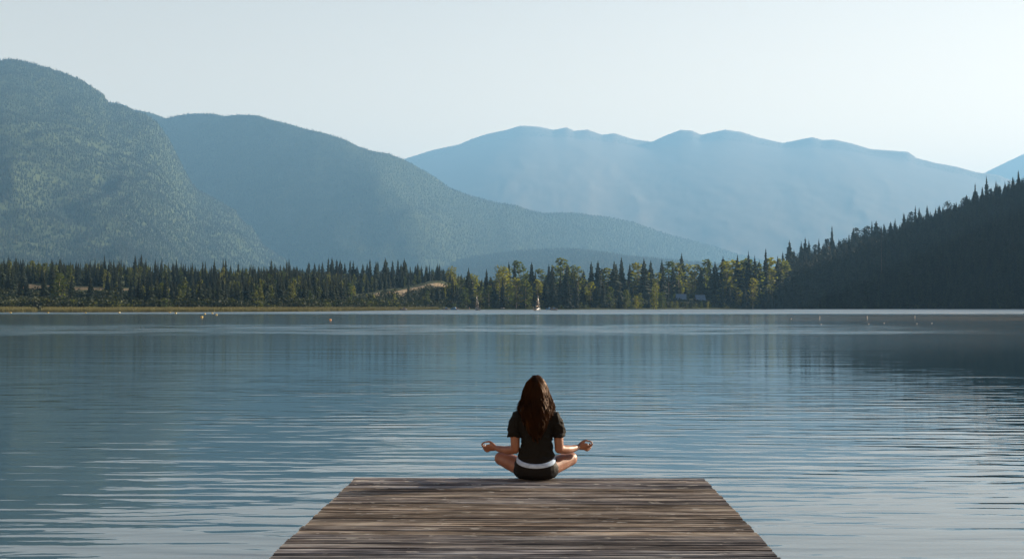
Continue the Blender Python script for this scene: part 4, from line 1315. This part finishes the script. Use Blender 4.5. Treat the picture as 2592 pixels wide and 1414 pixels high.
# body: local frame, x to the right, y away from the camera, z up, seat on z = 0
# heights read off the photo belong to the plane of her back; things further forward sit lower in space than they look
body = Blob()
body.rings([ring(0.03, .005, .13, .0, .09), ring(0.07, .006, .165, .0, .115), ring(0.12, .007, .170, 0, .115), ring(0.18, .007, .145, -.005, .10), ring(0.25, .008, .118, -.01, .088),
            ring(0.31, .009, .112, -.01, .085), ring(0.38, .010, .125, -.005, .095), ring(0.44, .010, .138, 0, .098), ring(0.49, .010, .140, 0, .088), ring(0.52, .010, .115, .005, .066), ring(0.55, .010, .070, .01, .050)], 24)
body.limb([(.01, .010, .53), (.01, .015, .60), (.01, .02, .66)], [.056, .050, .052])
body.ball((.008, .034, .742), .070, .088, .098)                                  # skull
body.limb([(.008, .075, .70), (.008, .082, .665)], [(.05, .045), (.036, .03)], flat=(0, 1, 0))   # jaw
body.limb([(.008, .118, .755), (.008, .135, .728)], [.009, .014])                # nose
for s in (-1, 1):
    body.limb([(.008 + s * .074, .02, .765), (.008 + s * .079, .012, .735)], [(.008, .020), (.006, .014)], flat=(0, 1, 0))  # ears
# arms
armL = [(-.150, .0, .515), (-.168, -.018, .40), (-.166, -.030, .262), (-.150, -.022, .225)]
body.limb([(-.138, .0, .500), (-.160, -.012, .42), (-.163, -.026, .31), (-.160, -.022, .248)], [.042, .043, .038, .037])
body.limb([(-.160, -.022, .248), (-.215, .035, .233), (-.275, .095, .232), (-.328, .150, .236)], [.037, .037, .030, (.024, .020)])
body.limb([(.158, .0, .500), (.186, -.012, .42), (.196, -.026, .31), (.199, -.022, .250)], [.042, .043, .038, .037])
body.limb([(.199, -.022, .250), (.258, .035, .240), (.315, .095, .240), (.362, .150, .247)], [.037, .037, .030, (.024, .020)])
# legs
for s, kx in ((-1, -.285), (1, .300)):
    hx = .007 + s * .095
    body.limb([(hx, .0, .085), (hx + (kx - hx) * .5, .10, .118), (kx, .195, .146)], [.078, .070, .056], seg=22)
    body.ball((kx, .20, .144), .056, .054, .056)
    body.limb([(kx, .21, .132), (kx * .62, .285, .088), (s * -.02 + kx * .22, .335 - s * .03, .052)], [.050, .050, .034], seg=20)
    fx = kx * .22 - s * .02; fy = .335 - s * .03
    body.limb([(fx, fy, .050), (fx - s * .07, fy + .015, .040), (fx - s * .15, fy + .02, .030)], [.036, (.036, .028), (.030, .018)], flat=(0, 0, 1))
    for k in range(5):                                                            # toes
        body.limb([(fx - s * .155, fy - .006 + .013 * k, .030), (fx - s * (.185 - .004 * k), fy - .008 + .014 * k, .026)], [.0085, .0075], 10, 3)
# hands: thumb and forefinger make a ring, the other three fingers lie half open, palms up
for s, wx, wy, wz in ((-1, -.328, .150, .236), (1, .362, .150, .247)):
    def H(dx, dy, dz):
        return (wx + s * dx * 0.94, wy + dy * 0.94, wz + dz * 0.94)
    body.limb([H(-.012, -.008, 0), H(.035, .010, .004), H(.076, .018, .0)], [(.021, .019), (.033, .016), (.033, .012)], flat=(0, .92, .35))
    body.limb([H(.010, .0, .020), H(.038, .006, .046), H(.066, .012, .056), H(.090, .015, .050)], [.0118, .0106, .0092, .0076], 12, 4)       # thumb
    body.limb([H(.074, .018, .016), H(.108, .017, .006), H(.124, .017, .030), H(.104, .016, .050)], [.0100, .0090, .0082, .0072], 12, 4)    # forefinger
    body.limb([H(.076, .020, .000), H(.106, .046, -.008), H(.112, .070, .006), H(.102, .082, .020)], [.0110, .0100, .0090, .0076], 12, 4)
    body.limb([H(.074, .020, -.016), H(.098, .048, -.024), H(.100, .070, -.012), H(.090, .080, .002)], [.0104, .0096, .0086, .0074], 12, 4)
    body.limb([H(.066, .018, -.029), H(.084, .042, -.036), H(.085, .059, -.027), H(.078, .068, -.016)], [.0092, .0084, .0076, .0066], 12, 4)
bo = body.fuse('body', SKIN, woman, 0.0048, 5)
for s in (-1, 1):
    bm_obj('eye', sphere_bm(.0115, 0, 1.0, 12, 8), EYE, woman, True).location = (.008 + s * .030, .108, .762)
lp = Blob().limb([(-.014, .112, .698), (.008, .118, .699), (.030, .112, .698)], [.005, .008, .005], 10, 4)
lp.fuse('lips', LIP, woman, 0.003, 2)

# t-shirt: body of the shirt and two short sleeves
def shirt_fold(co):
    x, y, z = co[:, 0], co[:, 1], co[:, 2]
    side = np.clip((np.abs(x - .008) - .05) / .08, 0, 1)
    d = 0.0070 * ridged(x * 9 + z * 16, z * 7 - x * 10 + y * 5, 2) * np.clip((.48 - z) / .1, 0.2, 1) * (0.45 + 0.55 * side)
    d += 0.0035 * fbm(x * 14 + 3, z * 22 + y * 9, 2) * side
    arm = np.clip((np.abs(x - .008) - .13) / .03, 0, 1) * (z > .33)
    d += arm * 0.0042 * ridged(x * 24 + 5, z * 12 + y * 14, 2)
    return d
sh = Blob()
sh.rings([ring(.168, .008, .152, -.002, .112, -.012), ring(.20, .008, .150, -.006, .108), ring(.235, .009, .139, -.010, .102), ring(.275, .011, .126, -.012, .097), ring(.31, .012, .122, -.012, .096),
          ring(.345, .013, .128, -.010, .100), ring(.385, .012, .137, -.006, .106), ring(.43, .010, .148, -.004, .108), ring(.475, .010, .156, -.002, .102), ring(.515, .010, .148, .002, .086),
          ring(.545, .010, .118, .006, .070), ring(.572, .010, .080, .010, .060)], 28)
sh.limb([(-.125, .0, .518), (-.160, -.008, .455), (-.172, -.018, .385), (-.176, -.022, .345)], [.058, .054, .051, .052], 22, round_ends=False)
sh.limb([(.145, .0, .518), (.182, -.008, .455), (.198, -.018, .390), (.203, -.022, .352)], [.058, .054, .051, .052], 22, round_ends=False)
sh.ball((-.128, 0, .508), .058, .058, .052)
sh.ball((.148, 0, .508), .058, .058, .052)
so = sh.fuse('t_shirt', SHIRT, woman, 0.0055, 3, shirt_fold)

# shorts, waistband
def short_fold(co):
    x, y, z = co[:, 0], co[:, 1], co[:, 2]
    side = np.clip((np.abs(x - .008) - .10) / .06, 0, 1)
    return side * 0.0035 * ridged(x * 22 - z * 14, z * 10 + y * 8, 2)
st = Blob()
st.rings([ring(.004, .008, .120, .0, .085), ring(.014, .008, .158, .0, .108), ring(.04, .008, .180, .0, .124), ring(.08, .008, .186, .0, .128), ring(.12, .008, .178, -.002, .124), ring(.155, .008, .160, -.004, .116), ring(.192, .008, .149, -.006, .110)], 30)
for s in (-1, 1):
    st.limb([(.008 + s * .088, .0, .088), (.008 + s * .132, .066, .106)], [.086, .081], 24, round_ends=False)
stt = st.fuse('shorts', SHORTS, woman, 0.006, 4, short_fold)
# the band dips at the back: a strip round the hips, lower behind than at the sides
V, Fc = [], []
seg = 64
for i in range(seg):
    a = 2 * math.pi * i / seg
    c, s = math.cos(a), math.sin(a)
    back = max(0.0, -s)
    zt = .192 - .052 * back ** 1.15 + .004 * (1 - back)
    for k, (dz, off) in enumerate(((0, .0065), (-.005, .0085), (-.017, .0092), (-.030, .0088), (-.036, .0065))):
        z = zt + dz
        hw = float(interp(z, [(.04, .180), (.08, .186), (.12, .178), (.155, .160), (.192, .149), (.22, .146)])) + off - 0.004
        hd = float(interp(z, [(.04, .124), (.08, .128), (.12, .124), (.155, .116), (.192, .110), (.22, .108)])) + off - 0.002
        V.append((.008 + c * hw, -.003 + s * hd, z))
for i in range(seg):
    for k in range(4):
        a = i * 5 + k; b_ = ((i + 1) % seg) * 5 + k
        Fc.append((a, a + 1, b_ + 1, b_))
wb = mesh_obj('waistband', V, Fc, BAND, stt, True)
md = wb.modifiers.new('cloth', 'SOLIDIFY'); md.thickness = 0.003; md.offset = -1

# hair: a full under-layer and many wavy strands over it
HZ = [(.345, .030), (.37, .062), (.41, .084), (.46, .104), (.50, .118), (.53, .132), (.565, .143), (.60, .138), (.64, .124), (.68, .113), (.72, .103), (.76, .093), (.795, .079), (.825, .060), (.845, .036), (.857, .010)]
def hair_hw(z): return interp(z, HZ)
def hair_back(z): return interp(z, [(.345, .128), (.40, .138), (.50, .136), (.58, .122), (.64, .102), (.70, .090), (.76, .080), (.80, .066), (.83, .046), (.857, .010)])
def hair_yc(z): return interp(z, [(.345, .0), (.55, .0), (.66, .018), (.75, .028), (.857, .028)])
def hair_pt(th, z, k=1.0):
    w = float(hair_hw(z)) * k; d = float(hair_back(z)) * k
    yc = float(hair_yc(z))
    lower = np.clip((.60 - z) / .1, 0, 1)
    fwd = float(interp(z, [(.345, .0), (.62, .02), (.70, .06), (.857, .06)]))
    c = math.cos(th)
    y = yc - d * c if c > 0 else yc - fwd * c
    return Vector((.009 + w * math.sin(th), y, z))
hb = Blob()
zs = np.concatenate([np.linspace(.352, .60, 12), np.linspace(.62, .852, 14)])
RR = []
for z in zs:
    z = float(z)
    w = float(hair_hw(z)) * 0.90; d = float(hair_back(z)) * 0.93
    if z < .62:                                   # a curtain lying on her back
        th = float(interp(z, [(.35, .015), (.45, .030), (.58, .050), (.62, .06)]))
        RR.append((Vector((.009, float(hair_yc(z)) - d + th, z)), Vector((w, 0, 0)), Vector((0, th, 0))))
    else:
        fwd = float(interp(z, [(.62, .03), (.70, .06), (.80, .07), (.857, .02)]))
        RR.append((Vector((.009, float(hair_yc(z)) + (fwd - d) / 2, z)), Vector((w, 0, 0)), Vector((0, (fwd + d) / 2, 0))))
hb.rings(RR, 28)
def hair_fold(co):
    return 0.004 * ridged(co[:, 0] * 30, co[:, 2] * 4 + co[:, 1] * 10, 2)
hair = hb.fuse('hair', HAIR, woman, 0.006, 4, hair_fold)
hr = random.Random(12)
V, Fc = [], []
def strand(pts, r0, r1, V=V, Fc=Fc):
    b = len(V)
    n = len(pts)
    for i, p in enumerate(pts):
        d = (pts[min(i + 1, n - 1)] - pts[max(i - 1, 0)])
        d = d.normalized() if d.length > 1e-9 else Vector((0, 0, -1))
        u = d.cross(Vector((0.3, 1, 0.1))).normalized(); v = d.cross(u)
        t = i / (n - 1)
        r = (r0 * (1 - t) + r1 * t)
        for k in range(3):
            a = 2.0944 * k
            V.append(p + u * math.cos(a) * r + v * math.sin(a) * r)
    for i in range(n - 1):
        for k in range(3):
            a = b + i * 3 + k; c = b + i * 3 + (k + 1) % 3
            Fc.append((a, c, c + 3, a + 3))
for i in range(1500):
    th = hr.gauss(0, 1.0)
    if abs(th) > 1.75: continue
    lock = math.floor(th / 0.22) * 0.22 + 0.11
    endz = float(interp(abs(lock), [(0, .335), (0.5, .36), (0.9, .41), (1.25, .47), (1.8, .52)])) + hr.uniform(-.012, .075) + 0.03 * math.sin(lock * 7)
    if hr.random() < 0.12: endz += hr.uniform(.05, .14)
    k0 = hr.uniform(0.93, 1.04)
    ph = lock * 9.0 + hr.uniform(-.5, .5)
    amp = hr.uniform(.010, .024)
    pts = []
    n = 22
    for j in range(n):
        t = j / (n - 1)
        z = .853 + (endz - .853) * (t ** 0.92)
        sp = min(1.0, t * 4.5)
        thj = th * sp + (lock - th) * 0.45 * max(0, t - .35) / .65
        wv = amp * max(0, t - .25) * 1.5
        p = hair_pt(thj, z, k0 + 0.02 * math.sin(ph + t * 9))
        p.x += wv * math.sin(ph + t * 15.0)
        p.y -= 0.5 * wv * math.cos(ph + t * 15.0) + 0.002
        pts.append(p)
    strand(pts, .0019, .0009)
# loose curls at the sides
for s, n_ in ((1, 60), (-1, 34)):
    for i in range(n_):
        z0 = hr.uniform(.66, .72); z1 = hr.uniform(.50, .58)
        ph = hr.uniform(-.35, .35)
        out_ = hr.uniform(.006, .024) if s > 0 else hr.uniform(.0, .012)
        pts = []
        for j in range(16):
            t = j / 15
            z = z0 + (z1 - z0) * t
            p = hair_pt(s * 1.5, z, 0.98)
            p.x += s * (out_ * math.sin(math.pi * min(1, t * 1.25)) + .004 * math.sin(t * 14 + ph))
            p.y += .01 * math.cos(t * 11 + ph)
            pts.append(p)
        strand(pts, .0015, .0008)
so_ = mesh_obj('hair_strands', V, Fc, HAIR, hair, True)
